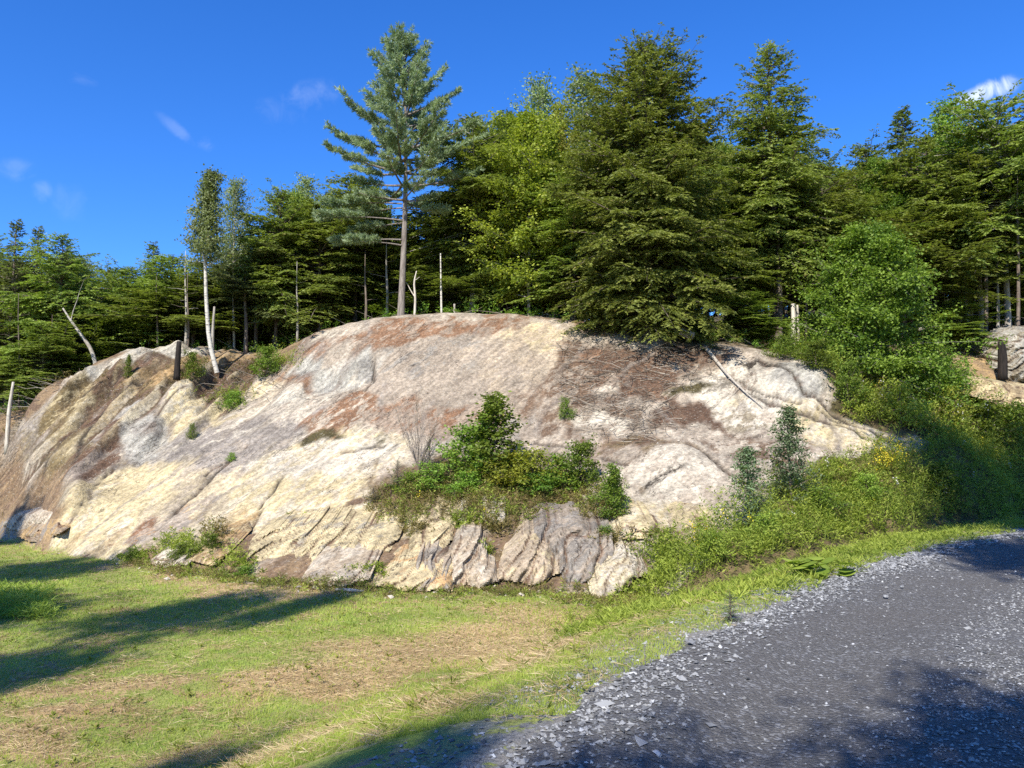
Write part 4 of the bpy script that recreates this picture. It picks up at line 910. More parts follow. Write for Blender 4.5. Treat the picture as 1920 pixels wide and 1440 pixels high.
# ------------------------------------------------------------------ shrubs and saplings
def shrub(px, py, top, key, mat, label, width=None, name='shrub', cat='shrub', bark='bark', group=None):
    return T(name, key, px, 0, top, mat, bark, label, width=width, py=py, cat=cat, crown='foliage', group=group, sink=.05)
for a in [
    (930, 905, 742, 'shrub_c', 'shrub', 'tallest bush of the clump in the hollow on the rock face', 190),
    (880, 900, 800, 'shrub_a', 'maple', 'green bush left of the tallest bush in the hollow', 150),
    (1000, 915, 850, 'shrub_b', 'yellowshrub', 'bright yellow-green bush right of the tallest bush in the hollow', 160),
    (955, 912, 850, 'shrub_a', 'yellowshrub', 'lime-green bush in front of the tallest bush in the hollow', 130),
    (1090, 912, 830, 'shrub_a', 'shrub', 'upright green bush at the right of the hollow clump', 100),
    (1050, 915, 855, 'shrub_b', 'shrub', 'low spreading bush between the yellow-green and upright bushes', 120),
    (1155, 975, 872, 'shrub_c', 'shrub', 'narrow tall bush at the right end of the hollow beside white rock', 90),
    (1135, 1015, 985, 'shrub_b', 'shrub', 'small rounded olive bush hanging on the grey fractured slab', 60),
    (905, 895, 790, 'shrub_c', 'shrub', 'slim bush poking up just left of the tallest bush', 90),
    (820, 918, 872, 'shrub_b', 'maple', 'low dark spreading bush at the foot of the conical fir', 130),
    (775, 925, 888, 'shrub_b', 'shrub', 'low olive bush near the left end of the hollow clump', 100),
    (875, 925, 885, 'shrub_b', 'maple', 'low dark bush in front of the green bush in the hollow', 120),
    (1020, 925, 890, 'shrub_b', 'maple', 'low dark bush under the yellow-green bush in the hollow', 120),
    (850, 880, 845, 'shrub_b', 'yellowshrub', 'small yellow bush behind the conical fir', 50),
    (1140, 945, 905, 'shrub_b', 'shrub', 'small bush between the upright bush and the narrow tall one', 80),
    (1062, 785, 748, 'shrub_b', 'shrub', 'lone small shrub on the brown litter above the hollow', 40),
    (360, 710, 660, 'shrub_a', 'shrub', 'pale green bush beside the dark stump on the left ridge', 50),
    (500, 705, 650, 'shrub_a', 'maple', 'green bush in the notch left of the dome', 70),
    (435, 765, 735, 'shrub_b', 'maple', 'low green shrub in the gully between ridge and dome', 60),
    (360, 822, 795, 'shrub_b', 'shrub', 'tiny green shrub in a crack of the cream slab', 24),
    (436, 863, 848, 'shrub_b', 'maple', 'small green tuft alone at the head of a crack in the slab', 26),
    (240, 705, 665, 'shrub_c', 'shrub', 'slim pale shrub on the crest of the left ridge', 26),
    (1740, 745, 660, 'shrub_a', 'maple', 'dark green bush below the right side of the maple', 130),
    (1650, 735, 640, 'shrub_a', 'maple', 'dense bush under the middle of the maple', 130),
    (1590, 760, 680, 'shrub_a', 'shrub', 'bush immediately right of the rounded grey slab end', 90),
    (1530, 690, 640, 'shrub_a', 'shrub', 'bush on the bank behind the grey slab', 90),
    (1470, 672, 630, 'shrub_b', 'shrub', 'low bush below the two pale stub trunks', 80),
    (1775, 730, 668, 'shrub_a', 'maple', 'rounded dark bush under the fallen pale log', 90),
    (1690, 800, 720, 'shrub_b', 'yellowshrub', 'yellow-tinged bush above the tail of the rock', 120),
    (1620, 790, 735, 'shrub_b', 'yellowshrub', 'pale yellow bush beside the right end of the slab', 80),
    (1780, 800, 730, 'shrub_b', 'yellowshrub', 'yellow-green bush at the edge of the deep shade on the right', 100),
    (1905, 815, 760, 'shrub_b', 'shrub', 'bush at the right edge of the picture below the boulder', 110),
    (1850, 840, 760, 'shrub_a', 'shrub', 'shaded bush on the bank at the far right', 130),
    (1330, 640, 612, 'shrub_b', 'hemlock', 'small dark bush beside the bleached log end', 50),
    (250, 1050, 1026, 'shrub_b', 'shrub', 'small weedy shrub at the left foot of the cream slab', 46),
    (340, 1048, 1018, 'shrub_b', 'shrub', 'low shrub at the foot of the cream slab', 60),
    (400, 1036, 1000, 'shrub_a', 'shrub', 'taller bush at the foot of the cream slab', 56),
    (455, 1080, 1060, 'shrub_b', 'maple', 'dark low bush where the slab meets the lawn', 70),
    (1345, 1050, 1000, 'shrub_b', 'weed', 'leafy mound at the left end of the weedy bank', 90),
    (1430, 1015, 965, 'shrub_b', 'weed', 'leafy mound on the bank under the shorter dark sapling', 100),
    (1540, 965, 915, 'shrub_b', 'shrub', 'light green mound on the bank below the taller dark sapling', 110),
    (1625, 935, 890, 'shrub_b', 'weed', 'light green mound just left of the orange goldenrod patch', 90),
    (1760, 925, 870, 'shrub_b', 'shrub', 'green mound at the edge of the road-side shade', 120),
    (1250, 1085, 1050, 'shrub_b', 'weed', 'low olive mound right of the white pointed block', 80),
    (1310, 1010, 985, 'shrub_b', 'shrub', 'bush where the cream block meets the weedy bank', 46),
]: shrub(a[0], a[1], a[2], a[3], a[4], a[5], a[6])
shrub(1484, 940, 758, 'sapling_open', 'fir', 'taller dark sapling standing on the weedy bank before the slab', 110, 'sapling', 'sapling')
shrub(1405, 985, 835, 'sapling_open', 'fir', 'shorter dark sapling left of the taller one on the bank', 105, 'sapling', 'sapling')
shrub(805, 885, 815, 'sapling_fir', 'fir', 'small dark conical fir at the left of the hollow clump', 42, 'sapling', 'sapling')
shrub(745, 920, 858, 'sapling_fir', 'fir', 'low dark fir left of the conical fir', 46, 'sapling', 'sapling')
shrub(700, 940, 910, 'sapling_fir', 'fir', 'smallest dark fir at the left end of the hollow clump', 40, 'sapling', 'sapling')
shrub(840, 915, 868, 'sapling_fir', 'fir', 'low fir between the conical fir and the green bush', 60, 'sapling', 'sapling')
shrub(1370, 1165, 1100, 'sapling_fir', 'fir', 'feathery blue-green plant beside the gravel edge', 60, 'roadside_plant', 'plant')

# ------------------------------------------------------------------ dead wood
def wood(name, pts, rad, label, cat, mat='deadwood', sides=8, branches=()):
    g = G(); pts = np.array(pts, float); n = max(8, len(pts) * 3); t = np.linspace(0, 1, n); tk = np.linspace(0, 1, len(pts))
    q_ = np.stack([np.interp(t, tk, pts[:, i]) for i in range(3)], 1); q_[1:-1] = (q_[:-2] + q_[1:-1] * 2 + q_[2:]) / 4
    org = q_[0].copy(); rr = np.interp(t, np.linspace(0, 1, len(rad)), rad); g.tube(q_ - org, rr, sides, cap=True)
    rg = np.random.RandomState(int(abs(org[0] * 100)) % 1000)
    for (tb, dvec, l, r0) in branches:
        i = int(tb * (n - 1)); p = q_[i] - org; s_ = np.linspace(0, 1, 5)[:, None]
        g.tube(p + np.array(dvec) * l * s_ + rg.normal(0, .04 * l, (5, 3)) * s_, np.linspace(r0, .004, 5), 4)
    o = link(name, g.mesh(name, True), M[mat], label=label, category=cat); o.location = tuple(org); return o
def onsurf(px, py, lift=.05):
    h = hit(px, py); return h + np.array([0, 0, lift])
wood('fallen_log', [onsurf(a, b_, .12) for a, b_ in ((1322, 656), (1345, 685), (1370, 715), (1400, 745), (1430, 770))], [.07, .05, .03, .012], 'slender bleached trunk lying down the slab below the broad hemlock', 'log',
     branches=[(.6, (.6, -.3, -.5), .8, .012), (.7, (-.6, -.3, -.6), .7, .01), (.8, (.9, -.2, -.1), .6, .01), (.9, (.3, -.4, -.8), .6, .01), (.5, (-.9, -.2, -.3), .5, .01)])
z0 = P(1722, 618, 31.5); z1 = P(1815, 601, 32.5)
wood('fallen_log', [z0, (z0 + z1) / 2 + [0, 0, .03], z1], [.06, .05, .03], 'pale log leaning level above the bushes at the right forest edge', 'log')
wood('fallen_branch', [onsurf(630, 1108, .03), onsurf(655, 1112, .06), onsurf(683, 1111, .03)], [.03, .035, .02], 'short pale branch lying where the lawn meets the rock foot', 'branch')
wood('broken_log', [P(1275, 622, 27.6), P(1300, 630, 27.3)], [.16, .13], 'short white bleached log end in the dark gap under the broad hemlock', 'log')
def upright(px, Yq, pts_px, rad, name, label, cat, mat, **kw):
    return wood(name, [P(a, b_, Yq) for a, b_ in pts_px], rad, label, cat, mat, **kw)
def gz(px, Yq): x = (px - CX) / F * Yq; z = float(zat(x, Yq)[0]); return project(np.array(x), np.array(Yq), np.array(z))[1]
upright(778, 30.6, [(777, gz(777, 30.6) + 4), (779, 560), (776, 530), (781, 508)], [.05, .045, .035, .02], 'dead_sapling', 'white forked dead sapling just right of the pine trunk', 'dead tree', 'deadwood', branches=[(.45, (-.6, 0, .9), .75, .03), (.75, (.7, 0, .5), .3, .02)])
upright(827, 31, [(828, gz(828, 31) + 4), (827, 540), (826, 475)], [.045, .038, .02], 'birch_pole', 'straight thin pale trunk to the right of the forked dead sapling', 'dead tree', 'birchbark')
upright(852, 31, [(852, gz(852, 31) + 4), (852, 570)], [.05, .04], 'stub_trunk', 'short pale snapped stub behind the top of the dome', 'stump', 'deadwood')
upright(180, 31, [(184, gz(184, 31) + 6), (172, 655), (150, 625), (130, 597), (118, 578)], [.09, .075, .06, .045, .03], 'leaning_trunk', 'curved bare grey trunk leaning left over the ridge crest', 'dead tree', 'greybark', branches=[(.75, (.25, 0, 1), 1.6, .03)])
upright(15, 28.3, [(12, gz(12, 28.3) + 4), (17, 770), (25, 716)], [.08, .07, .04], 'snapped_trunk', 'pale snapped leaning trunk at the lower left edge', 'dead tree', 'deadwood')
upright(1488, 29.2, [(1487, gz(1487, 29.2) + 6), (1488, 600), (1487, 570)], [.10, .09, .08], 'stub_trunk', 'thick cream snapped trunk left of the maple', 'stump', 'deadwood')
upright(1497, 29.6, [(1498, gz(1498, 29.6) + 6), (1496, 600), (1495, 572)], [.06, .05, .04], 'stub_trunk', 'thinner pale stub touching the thick cream snapped trunk', 'stump', 'deadwood')
upright(1554, 29.6, [(1554, gz(1554, 29.6) + 6), (1553, 585), (1552, 566)], [.07, .06, .06], 'stub_trunk', 'pale stub glimpsed through the left of the maple', 'stump', 'deadwood')
upright(400, 30.5, [(398, gz(398, 30.5) + 4), (399, 620), (402, 575)], [.07, .06, .04], 'snapped_trunk', 'straight broken grey trunk behind the leaning white birch', 'dead tree', 'greybark')
upright(332, 28.6, [(331, 712), (333, 680), (336, 640)], [.13, .11, .09], 'dark_stump', 'black burnt-looking stump on the left ridge', 'stump', 'charred')
upright(1878, 29, [(1880, 712), (1880, 670), (1877, 640)], [.17, .16, .12], 'dark_stump', 'tall black stump beside the boulder at the right edge', 'stump', 'charred')
TL = ['pinkish bare trunk on the skyline of the left ridge, left of the black stump', 'left one of the pair of dark trunks behind the black stump', 'right one of the pair of dark trunks behind the black stump', 'thick dark trunk right of the leaning white birch',
      'slim pale trunk left of the dome shoulder', 'thin trunk near the left edge of the picture', 'dark trunk left of the white pine at the dome crest', 'second dark trunk, nearer the white pine', 'thick reddish hemlock trunk above the grey slab', 'stout trunk under the broad hemlock',
      'thin pale trunk right of the maple', 'thin dark trunk beside the pale one right of the maple', 'stout grey trunk above the black stump on the right', 'second grey trunk above the boulder at the right', 'tall leaning pale trunk at the right edge of the picture', 'pale spotted trunk at the left side of the maple',
      'thin trunk touching the right side of the maple', 'thin trunk low in the left group, right one of two', 'reddish trunk low in the left group, left one of two', 'dark slender trunk beside the left slope of the ridge']
for i, (px, Yq, t, r) in enumerate([(294, 32.5, 560, .07), (348, 31.8, 520, .08), (352, 31.3, 560, .06), (460, 31.8, 560, .12), (557, 31.5, 540, .07), (35, 31, 600, .05), (685, 32, 520, .08), (725, 32, 500, .09), (1460, 30.6, 480, .2), (1175, 28.9, 540, .14),
                                    (1745, 33, 520, .05), (1770, 33.5, 530, .05), (1848, 32.2, 440, .11), (1870, 32.5, 500, .1), (1908, 31.5, 380, .10), (1510, 31, 470, .07), (1730, 32.4, 480, .05), (98, 31.6, 640, .06), (78, 31.8, 650, .07), (118, 33, 640, .06)]):
    upright(px, Yq, [(px, gz(px, Yq) + 5), (px + 2, (gz(px, Yq) + t) / 2), (px - 1, t), (px, t - 50)], [r * .8, r * .62, r * .4, .01], 'tree_trunk', TL[i], 'tree trunk', ['bark', 'greybark', 'bark'][i % 3],
            branches=[(.4, (.9, -.2, .1), .6, .012), (.6, (-.9, -.2, .15), .7, .012), (.75, (.7, .3, .2), .5, .01), (.5, (-.6, .4, 0), .5, .01)])['group'] = 'bare trunks at the forest edge'

# ------------------------------------------------------------------ fractured slabs along the foot
def slab(name, poly, Yb, Yt, label, A_, B_, t_, rib=.09, foli=60, rnd=.35, depth=1.5, seed=1, step=3.0, mat='rock', proud=.5, flat_=False):
    poly = np.array(poly, float); x0, y0 = poly.min(0) - 1; x1_, y1_ = poly.max(0) + 1
    gx, gy = np.meshgrid(np.arange(x0, x1_ + step, step), np.arange(y0, y1_ + step, step))
    wx = gx + 4 * fbm(gx * .05, gy * .05, gx * 0 + seed, 3); wy = gy + 4 * fbm(gx * .05, gy * .05, gx * 0 + seed + 9, 3)
    d = poly_dist(wx, wy, [tuple(p) for p in poly]); ins = d > 0
    hp = [(a, b_, hit(a, b_)) for a in np.linspace(x0, x1_, 7) for b_ in np.linspace(y0, y1_, 5)]
    hp = np.array([(a, b_, h_[1]) for a, b_, h_ in hp if h_ is not None and abs(h_[1] - (Yb + Yt) / 2) < 5])
    cf = np.linalg.lstsq(np.c_[np.ones(len(hp)), hp[:, 0] - poly[:, 0].mean(), hp[:, 1] - poly[:, 1].mean()], hp[:, 2], rcond=None)[0]
    Yd = cf[0] + cf[1] * (gx - poly[:, 0].mean()) + cf[2] * (gy - poly[:, 1].mean()) * .8 - proud
    if flat_: Yd = Yb + (Yt - Yb) * (y1_ - gy) / (y1_ - y0)
    pxm = 17.0 / F; dm = np.clip(d, 0, None) * pxm
    Yd = Yd + rnd * np.exp(-(dm / .16))
    ww = ray(gx.ravel()[0], 0)
    u = (gx - CX) / F; v = (CY - gy) / F; dy = cos(TH) - v * sin(TH); dz = sin(TH) + v * cos(TH)
    wxx = u / dy * Yd; wzz = dz / dy * Yd
    a = radians(foli); pq = wxx * sin(a) - wzz * cos(a)
    n_ = fbm(wxx * 1.2, wzz * 1.2, wxx * 0 + seed * 3.1, 3)
    disp = rib * (saw(pq * 2.3 + n_ * 1.2 + seed) - .5) * 1.15 + rib * .7 * (saw(pq * 6.1 + n_ * 2) - .5) + .10 * n_ + .03 * fbm(wxx * 7, wzz * 7, wxx * 0, 3)
    Yd = Yd - disp
    Vf = np.stack([u / dy * Yd, Yd, dz / dy * Yd], -1)
    grv = np.clip(sstep(.16, .02, (pq * 2.3 + n_ * 1.2 + seed) % 1.0) + .7 * sstep(.12, .02, (pq * 6.1 + n_ * 2) % 1.0) * (n_ > -.1), 0, 1)[ins]; gcol = K[A_] + (K['litter'] * 1.3 - K[A_]) * grv[:, None]; gcol2 = K[B_] + (K['litter'] - K[B_]) * grv[:, None]  # groove shade painted into the slab colours, using the litter tone
    n0, n1 = gx.shape; vi = -np.ones(gx.shape, int); vi[ins] = np.arange(ins.sum()); V = Vf[ins]
    qs = np.stack([vi[:-1, :-1], vi[1:, :-1], vi[1:, 1:], vi[:-1, 1:]], -1).reshape(-1, 4); ok = (qs >= 0).all(1); qs = qs[ok]
    # side walls going back into the bank
    from collections import Counter
    e = np.concatenate([qs[:, [0, 1]], qs[:, [1, 2]], qs[:, [2, 3]], qs[:, [3, 0]]]); es = set(map(tuple, e)); bd = [t for t in es if (t[1], t[0]) not in es]
    nV = len(V); Vb = V.copy(); Vb[:, 1] += depth; Vb[:, 2] += .25 * depth
    walls = np.array([[b_, a_, a_ + nV, b_ + nV] for a_, b_ in bd]) if bd else np.zeros((0, 4), int)
    V2 = np.concatenate([V, Vb]); nn = len(V2)
    me = raw_mesh(name, V2, [qs, walls, qs[:, ::-1] + nV], {'ca': np.concatenate([gcol, gcol]), 'cb': np.concatenate([gcol2, gcol2]), 'am': np.full(nn, t_)}, False)
    return link(name, me, M[mat], label=label, category='rock')
SL = [
    ([(440, 1050), (470, 1010), (520, 985), (620, 975), (750, 985), (755, 1000), (730, 1035), (640, 1052), (560, 1075), (480, 1085)], 19.0, 20.3, 'long cream slab with dark diagonal bands left along the foot of the outcrop', 'cream', 'slate', .36, .14, 50, .35),
    ([(560, 1085), (600, 1062), (650, 1058), (690, 1065), (700, 1085), (640, 1100), (580, 1100)], 17.6, 18.2, 'small low grey ledge below the long cream slab', 'sand', 'white', .5, .08, 30, .2),
    ([(682, 1100), (720, 1075), (770, 1050), (830, 1040), (850, 1060), (850, 1108), (760, 1108)], 16.9, 17.8, 'wedge-shaped cream block with an orange stain at the foot of the outcrop', 'cream', 'orange', .38, .07, 40, .3),
    ([(770, 1110), (775, 1050), (800, 1025), (840, 1030), (850, 1070), (845, 1110)], 16.6, 17.5, 'grey crumbly block right of the orange-stained wedge', 'sand', 'slate', .5, .14, 75, .3),
    ([(760, 1035), (775, 985), (810, 963), (860, 970), (850, 1010), (830, 1045)], 17.9, 18.9, 'pale ribbed block high above the crumbly block', 'cream', 'olive', .4, .10, 62, .3),
    ([(835, 1095), (845, 1030), (870, 990), (905, 1000), (915, 1050), (940, 1090), (900, 1105)], 16.8, 18.0, 'grey cracked block with roots hanging over it', 'sand', 'white', .5, .13, 62, .3),
    ([(930, 1085), (945, 1040), (985, 990), (1010, 1000), (1040, 1040), (1052, 1075), (1000, 1100)], 16.55, 18.0, 'pale triangular face with a ragged dark left edge', 'sand', 'cream', .4, .10, 58, .3),
    ([(985, 1000), (1010, 982), (1090, 980), (1150, 1000), (1160, 1040), (1120, 1095), (1060, 1100), (1040, 1050)], 16.9, 18.2, 'broad grey-brown slab with steep diagonal ribs', 'dome', 'slate', .5, .14, 60, .3),
    ([(1105, 1115), (1120, 1075), (1165, 1022), (1190, 1045), (1222, 1075), (1190, 1090), (1150, 1118), (1125, 1125)], 16.0, 17.3, 'white pointed block at the right end of the foot ledges', 'white', 'cream', .5, .08, 50, .3),
    ([(1155, 1010), (1165, 975), (1220, 972), (1260, 995), (1292, 1045), (1288, 1058), (1245, 1035), (1200, 1010)], 17.1, 18.3, 'curved cream block arching above the white pointed block', 'cream', 'white', .45, .08, 20, .35),
    ([(1250, 1005), (1280, 975), (1340, 985), (1345, 1015), (1300, 1030)], 17.7, 18.3, 'small blocky ledge right of the curved cream block', 'cream', 'pink', .4, .08, 20, .3),
    ([(900, 968), (925, 960), (950, 966), (945, 980), (910, 982)], 18.5, 18.8, 'small white rock poking from the dry grass of the hollow', 'white', 'cream', .4, .05, 20, .25),
    ([(820, 975), (835, 962), (868, 964), (872, 975), (845, 984)], 18.5, 18.8, 'second small pale rock in the dry grass left of the white one', 'white', 'cream', .4, .05, 20, .25),
    ([(410, 1070), (425, 1045), (455, 1040), (470, 1060), (450, 1075)], 19.6, 20.0, 'brown earthy block left of the long cream slab', 'brown', 'tan', .5, .06, 20, .25),
    ([(275, 1055), (300, 1038), (345, 1040), (350, 1058), (310, 1066)], 20.6, 21.1, 'low pale rubble block at the foot of the smooth slab', 'white', 'dirt', .5, .1, 30, .25),
    ([(350, 1050), (380, 1025), (430, 1015), (436, 1035), (400, 1060)], 20.2, 21.0, 'tan block beneath the weeds at the foot of the smooth slab', 'tan', 'cream', .5, .06, 30, .3),
    ([(1882, 720), (1884, 640), (1905, 622), (2000, 612), (2010, 720)], 28.9, 29.6, 'mossy-topped grey boulder cut by the right edge of the picture', 'grey', 'olive', .45, .12, 20, .5),
    ([(1822, 742), (1850, 712), (1905, 720), (1990, 735), (1990, 760), (1880, 765)], 26.6, 27.9, 'pale ledge at the foot of the boulder on the right edge', 'cream', 'dirt', .5, .08, 20, .4),
    ([(0, 985), (30, 962), (80, 958), (112, 968), (90, 985), (40, 1000)], 24.4, 25, 'flat pinkish ledge crossing the dirt slope at the far left', 'sand', 'white', .5, .08, 25, .25),
    ([(118, 1000), (60, 1020), (20, 1000), (60, 985), (110, 975)], 23.2, 23.8, 'low brown slab lying at the far left foot of the outcrop', 'tan', 'violet', .5, .08, 20, .3),
]
for i, (poly, yb, yt, lab, a_, b_, t_, rb, fo_, rn) in enumerate(SL):
    slab('rock_block', poly, yb, yt, lab, a_, b_, t_, rb, fo_, rn, seed=i + 2, step=1.6 if max(p[0] for p in poly) - min(p[0] for p in poly) < 90 else 3.0, flat_='right edge' in lab)

# ------------------------------------------------------------------ ground plants (stuff)
fld_y = np.concatenate([[0], np.diff(ys)]); fld_x = np.concatenate([[0], np.diff(xs)])
AREA = (fld_y[:, None] * fld_x[None]).ravel()
def scatter(sel, dens, rg, cap=60000):
    s = sel.ravel(); w = np.clip(s, 0, None) * AREA; n = int(min(cap, w.sum() * dens))
    if n == 0: return np.zeros((0, 3))
    i = rg.choice(len(w), n, p=w / w.sum()); jx = fld_x[i % len(xs)]; jy = fld_y[i // len(xs)]
    x = X.ravel()[i] - rg.rand(n) * jx; y = Y.ravel()[i] - rg.rand(n) * jy
    return np.stack([x, y, zat(x, y)], 1)
def pm(poly, soft=6): return sstep(-soft, soft, poly_dist(PXw, PYw, poly)) * (Y < crestY + 4) * (Y > 9)
def weeds(g, pts, rg, h, nl, lL, lW, lean=.25, stem=True, flower=None, fl=None):
    n = len(pts); 
    if n == 0: return
    hh_ = h * rg.uniform(.5, 1.25, n) * np.clip(1 + 1.5 * fbm(pts[:, 0] * .9 + 3, pts[:, 1] * .9, 0 * pts[:, 0], 3), .45, 1.7); ln_ = rg.normal(0, lean, (n, 2)) * hh_[:, None]
    pv = rg.rand(n); i = np.repeat(np.arange(n), nl); m_ = len(i); t = rg.rand(m_) ** .8
    p = pts[i].copy(); p[:, :2] += ln_[i] * (t ** 1.5)[:, None]; p[:, 2] += hh_[i] * t
    a = rg.rand(m_) * 2 * pi; d = np.stack([np.cos(a), np.sin(a), rg.uniform(-.1, 1.1, m_)], 1); p += d * rg.uniform(0, .10, m_)[:, None] * np.array([1, 1, .2]) * (h / .5)
    nr = rg.normal(0, .5, (m_, 3)) + [0, 0, 1]
    g.leaves(p, d, np.cross(d, nr), lL * rg.uniform(.6, 1.3, m_), lW * rg.uniform(.6, 1.3, m_), np.clip(.5 * pv[i] + .5 * rg.rand(m_), 0, 1))
    if stem:
        d = np.concatenate([ln_, hh_[:, None]], 1); g.leaves(pts, d, np.cross(d, rg.normal(0, 1, (n, 3))), np.linalg.norm(d, axis=1), .012, pv * .5)
    if fl is not None:
        j = np.where(rg.rand(n) < flower)[0]; k_ = np.repeat(j, 10); p = pts[k_].copy(); p[:, :2] += ln_[k_]; p[:, 2] += hh_[k_] * rg.uniform(.85, 1.1, len(k_)); p += rg.normal(0, .035, p.shape)
        d = rg.normal(0, 1, p.shape); fl.leaves(p, d, rg.normal(0, 1, p.shape), .045, .035, rg.rand(len(k_)))
rg = np.random.RandomState(9)
BANK = [(1190, 1110), (1290, 1060), (1320, 1030), (1380, 985), (1440, 940), (1510, 895), (1590, 862), (1700, 850), (1800, 842), (2000, 850), (2100, 960), (1900, 975), (1750, 985), (1600, 1010), (1480, 1035), (1380, 1075), (1290, 1115), (1150, 1132)]
UPPER = [(1440, 660), (1500, 640), (1700, 640), (1830, 690), (1830, 740), (2000, 760), (2000, 850), (1740, 840), (1620, 795), (1570, 770), (1570, 720), (1500, 680)]
HOLLOW = [(690, 945), (760, 905), (850, 900), (1100, 915), (1170, 930), (1180, 985), (1100, 990), (1000, 985), (900, 990), (790, 995), (720, 985)]
VERGE = [(1150, 1125), (1300, 1110), (1480, 1040), (1700, 985), (2000, 945), (2000, 985), (1800, 1005), (1650, 1050), (1400, 1165), (1100, 1210), (1040, 1190)]
FOOT = [(230, 1062), (330, 1060), (480, 1085), (700, 1100), (1110, 1100), (1200, 1120), (1180, 1150), (1000, 1122), (700, 1118), (480, 1100), (300, 1080)]
g1, g2, fl1, fl2, dry = G(), G(), G(), G(), G()
nb1 = .5 + .5 * np.clip(1 + 1.6 * fbm(X * .8, Y * .8, 0 * X, 3), 0, 2)
notrock = (rockm < .6) | (np.zeros_like(X) > 1)
mb = pm(BANK); mu = pm(UPPER); mh = pm(HOLLOW, 10); mf = pm(FOOT, 8); mv = pm(VERGE, 26)
weeds(g1, scatter(mb * nb1, 46, rg, 5200), rg, .55, 30, .085, .028, fl=fl1, flower=.008)
weeds(g1, scatter(mb, 26, rg, 3200), rg, .7, 16, .16, .014, fl=fl2, flower=.02)
weeds(g1, scatter(mu * (rockm < .5) * nb1, 26, rg, 3600), rg, .55, 30, .10, .04, fl=fl2, flower=.04)
weeds(dry, scatter(mu * (rockm < .5), 8, rg, 900), rg, .6, 22, .10, .04, fl=fl1, flower=.1)
weeds(dry, scatter(mh, 60, rg, 2400), rg, .26, 22, .08, .022, fl=fl1, flower=.006)
weeds(g1, scatter(mh, 26, rg, 1200), rg, .26, 20, .07, .028)
weeds(dry, scatter(mf, 60, rg, 1500), rg, .15, 14, .09, .014)
weeds(g1, scatter(mf * nb1, 36, rg, 1000), rg, .15, 14, .08, .018)
weeds(dry, scatter(pm([(-20, 780), (60, 740), (130, 690), (160, 700), (60, 850), (60, 980), (-20, 1000)]) * (rockm < .6), 14, rg, 500), rg, .22, 14, .09, .02)
weeds(dry, scatter(pm([(130, 740), (250, 680), (420, 660), (520, 690), (420, 740), (260, 760)]), 9, rg, 500), rg, .16, 12, .07, .02)
weeds(g1, scatter(mv, 60, rg, 3600), rg, .11, 12, .11, .014, stem=False)
for (a, b_, r_, n_, h_) in [(340, 1030, 70, 110, .25), (400, 1010, 30, 40, .3), (250, 1048, 30, 40, .22), (440, 1062, 40, 60, .22), (430, 750, 34, 60, .3), (520, 680, 40, 60, .4), (1640, 900, 90, 120, .6), (790, 1000, 24, 50, .25), (860, 985, 40, 50, .22), (930, 1000, 30, 36, .22), (1135, 1020, 34, 90, .3),
                            (905, 1040, 16, 24, .2), (1250, 1060, 50, 120, .4), (690, 1075, 40, 40, .2), (1240, 1020, 24, 60, .3), (560, 985, 60, 24, .15), (470, 690, 40, 40, .3)]:
    ps = [hit(a + rg.normal(0, r_ * .5), b_ + rg.normal(0, r_ * .2)) for _ in range(n_)]; ps = np.array([p for p in ps if p is not None])
    if len(ps): weeds(g1 if rg.rand() < .7 else dry, ps, rg, h_, 20, .085, .03)
# goldenrod patch with orange-yellow heads
ps = np.array([hit(rg.uniform(1645, 1700), rg.uniform(886, 896)) for _ in range(60)]); weeds(g1, ps, rg, .6, 20, .08, .02, fl=fl1, flower=.9)
ps = np.array([hit(rg.uniform(1295, 1318), rg.uniform(1035, 1052)) for _ in range(16)]); weeds(g1, ps, rg, .4, 20, .08, .02, fl=fl1, flower=.8)
link('weeds', g1.mesh('weeds'), M['weed'], kind='stuff'); link('dry_weeds', dry.mesh('dry_weeds'), M['dryweed'], kind='stuff')
link('goldenrod_flowers', fl1.mesh('goldenrod_flowers'), M['flower'], kind='stuff'); link('pale_flowers', fl2.mesh('pale_flowers'), M['paleflower'], kind='stuff')
# broken stone at the foot of the outcrop
rub = np.concatenate([scatter(pm(FOOT, 10), 26, rg, 800), scatter(pm([(-20, 860), (60, 840), (120, 1000), (120, 1040), (-20, 1010)]) * (rockm < .6), 10, rg, 260), scatter(pm([(1300, 700), (1420, 760), (1300, 860), (1150, 860)]), 3, rg, 60)])
rr_ = rg.uniform(.015, .05, len(rub)) * np.where(rg.rand(len(rub)) < .1, 2.2, 1); gv, gf = stones(rub[:, 0], rub[:, 1], rub[:, 2] + rr_ * .3, rr_, rg)
m, nt, b, o = new_mat('broken bedrock pieces'); a = attr(nt, 'var'); L(nt, mixc(nt, a.outputs['Fac'], (.16, .12, .09), (.46, .41, .33)), b.inputs['Base Color']); b.inputs['Roughness'].default_value = .9
link('rubble', raw_mesh('rubble', gv, [gf], {'var': np.repeat(rg.rand(len(rub)), 6)}), m, kind='stuff')
# small broad-leaved weeds in the lawn
g = G(); lw = scatter((rock_side < .4) * (ED < -.2) * (Y < 22) * (Y > 4.5) * (np.abs(X) < .7 * Y) * np.clip(.3 + 2 * fbm(X * .6, Y * .6, 0 * X, 3), 0, 2), 5, rg, 1400); weeds(g, lw, rg, .05, 9, .055, .022, stem=False)
weeds(g, scatter((rock_side < .4) * (ED < -.1) * (ED > -2.2) * (Y > 5) * (X > -.7 * Y), 4, rg, 260), rg, .14, 14, .10, .012, stem=False)
link('lawn_weeds', g.mesh('lawn_weeds'), M['weed'], kind='stuff')
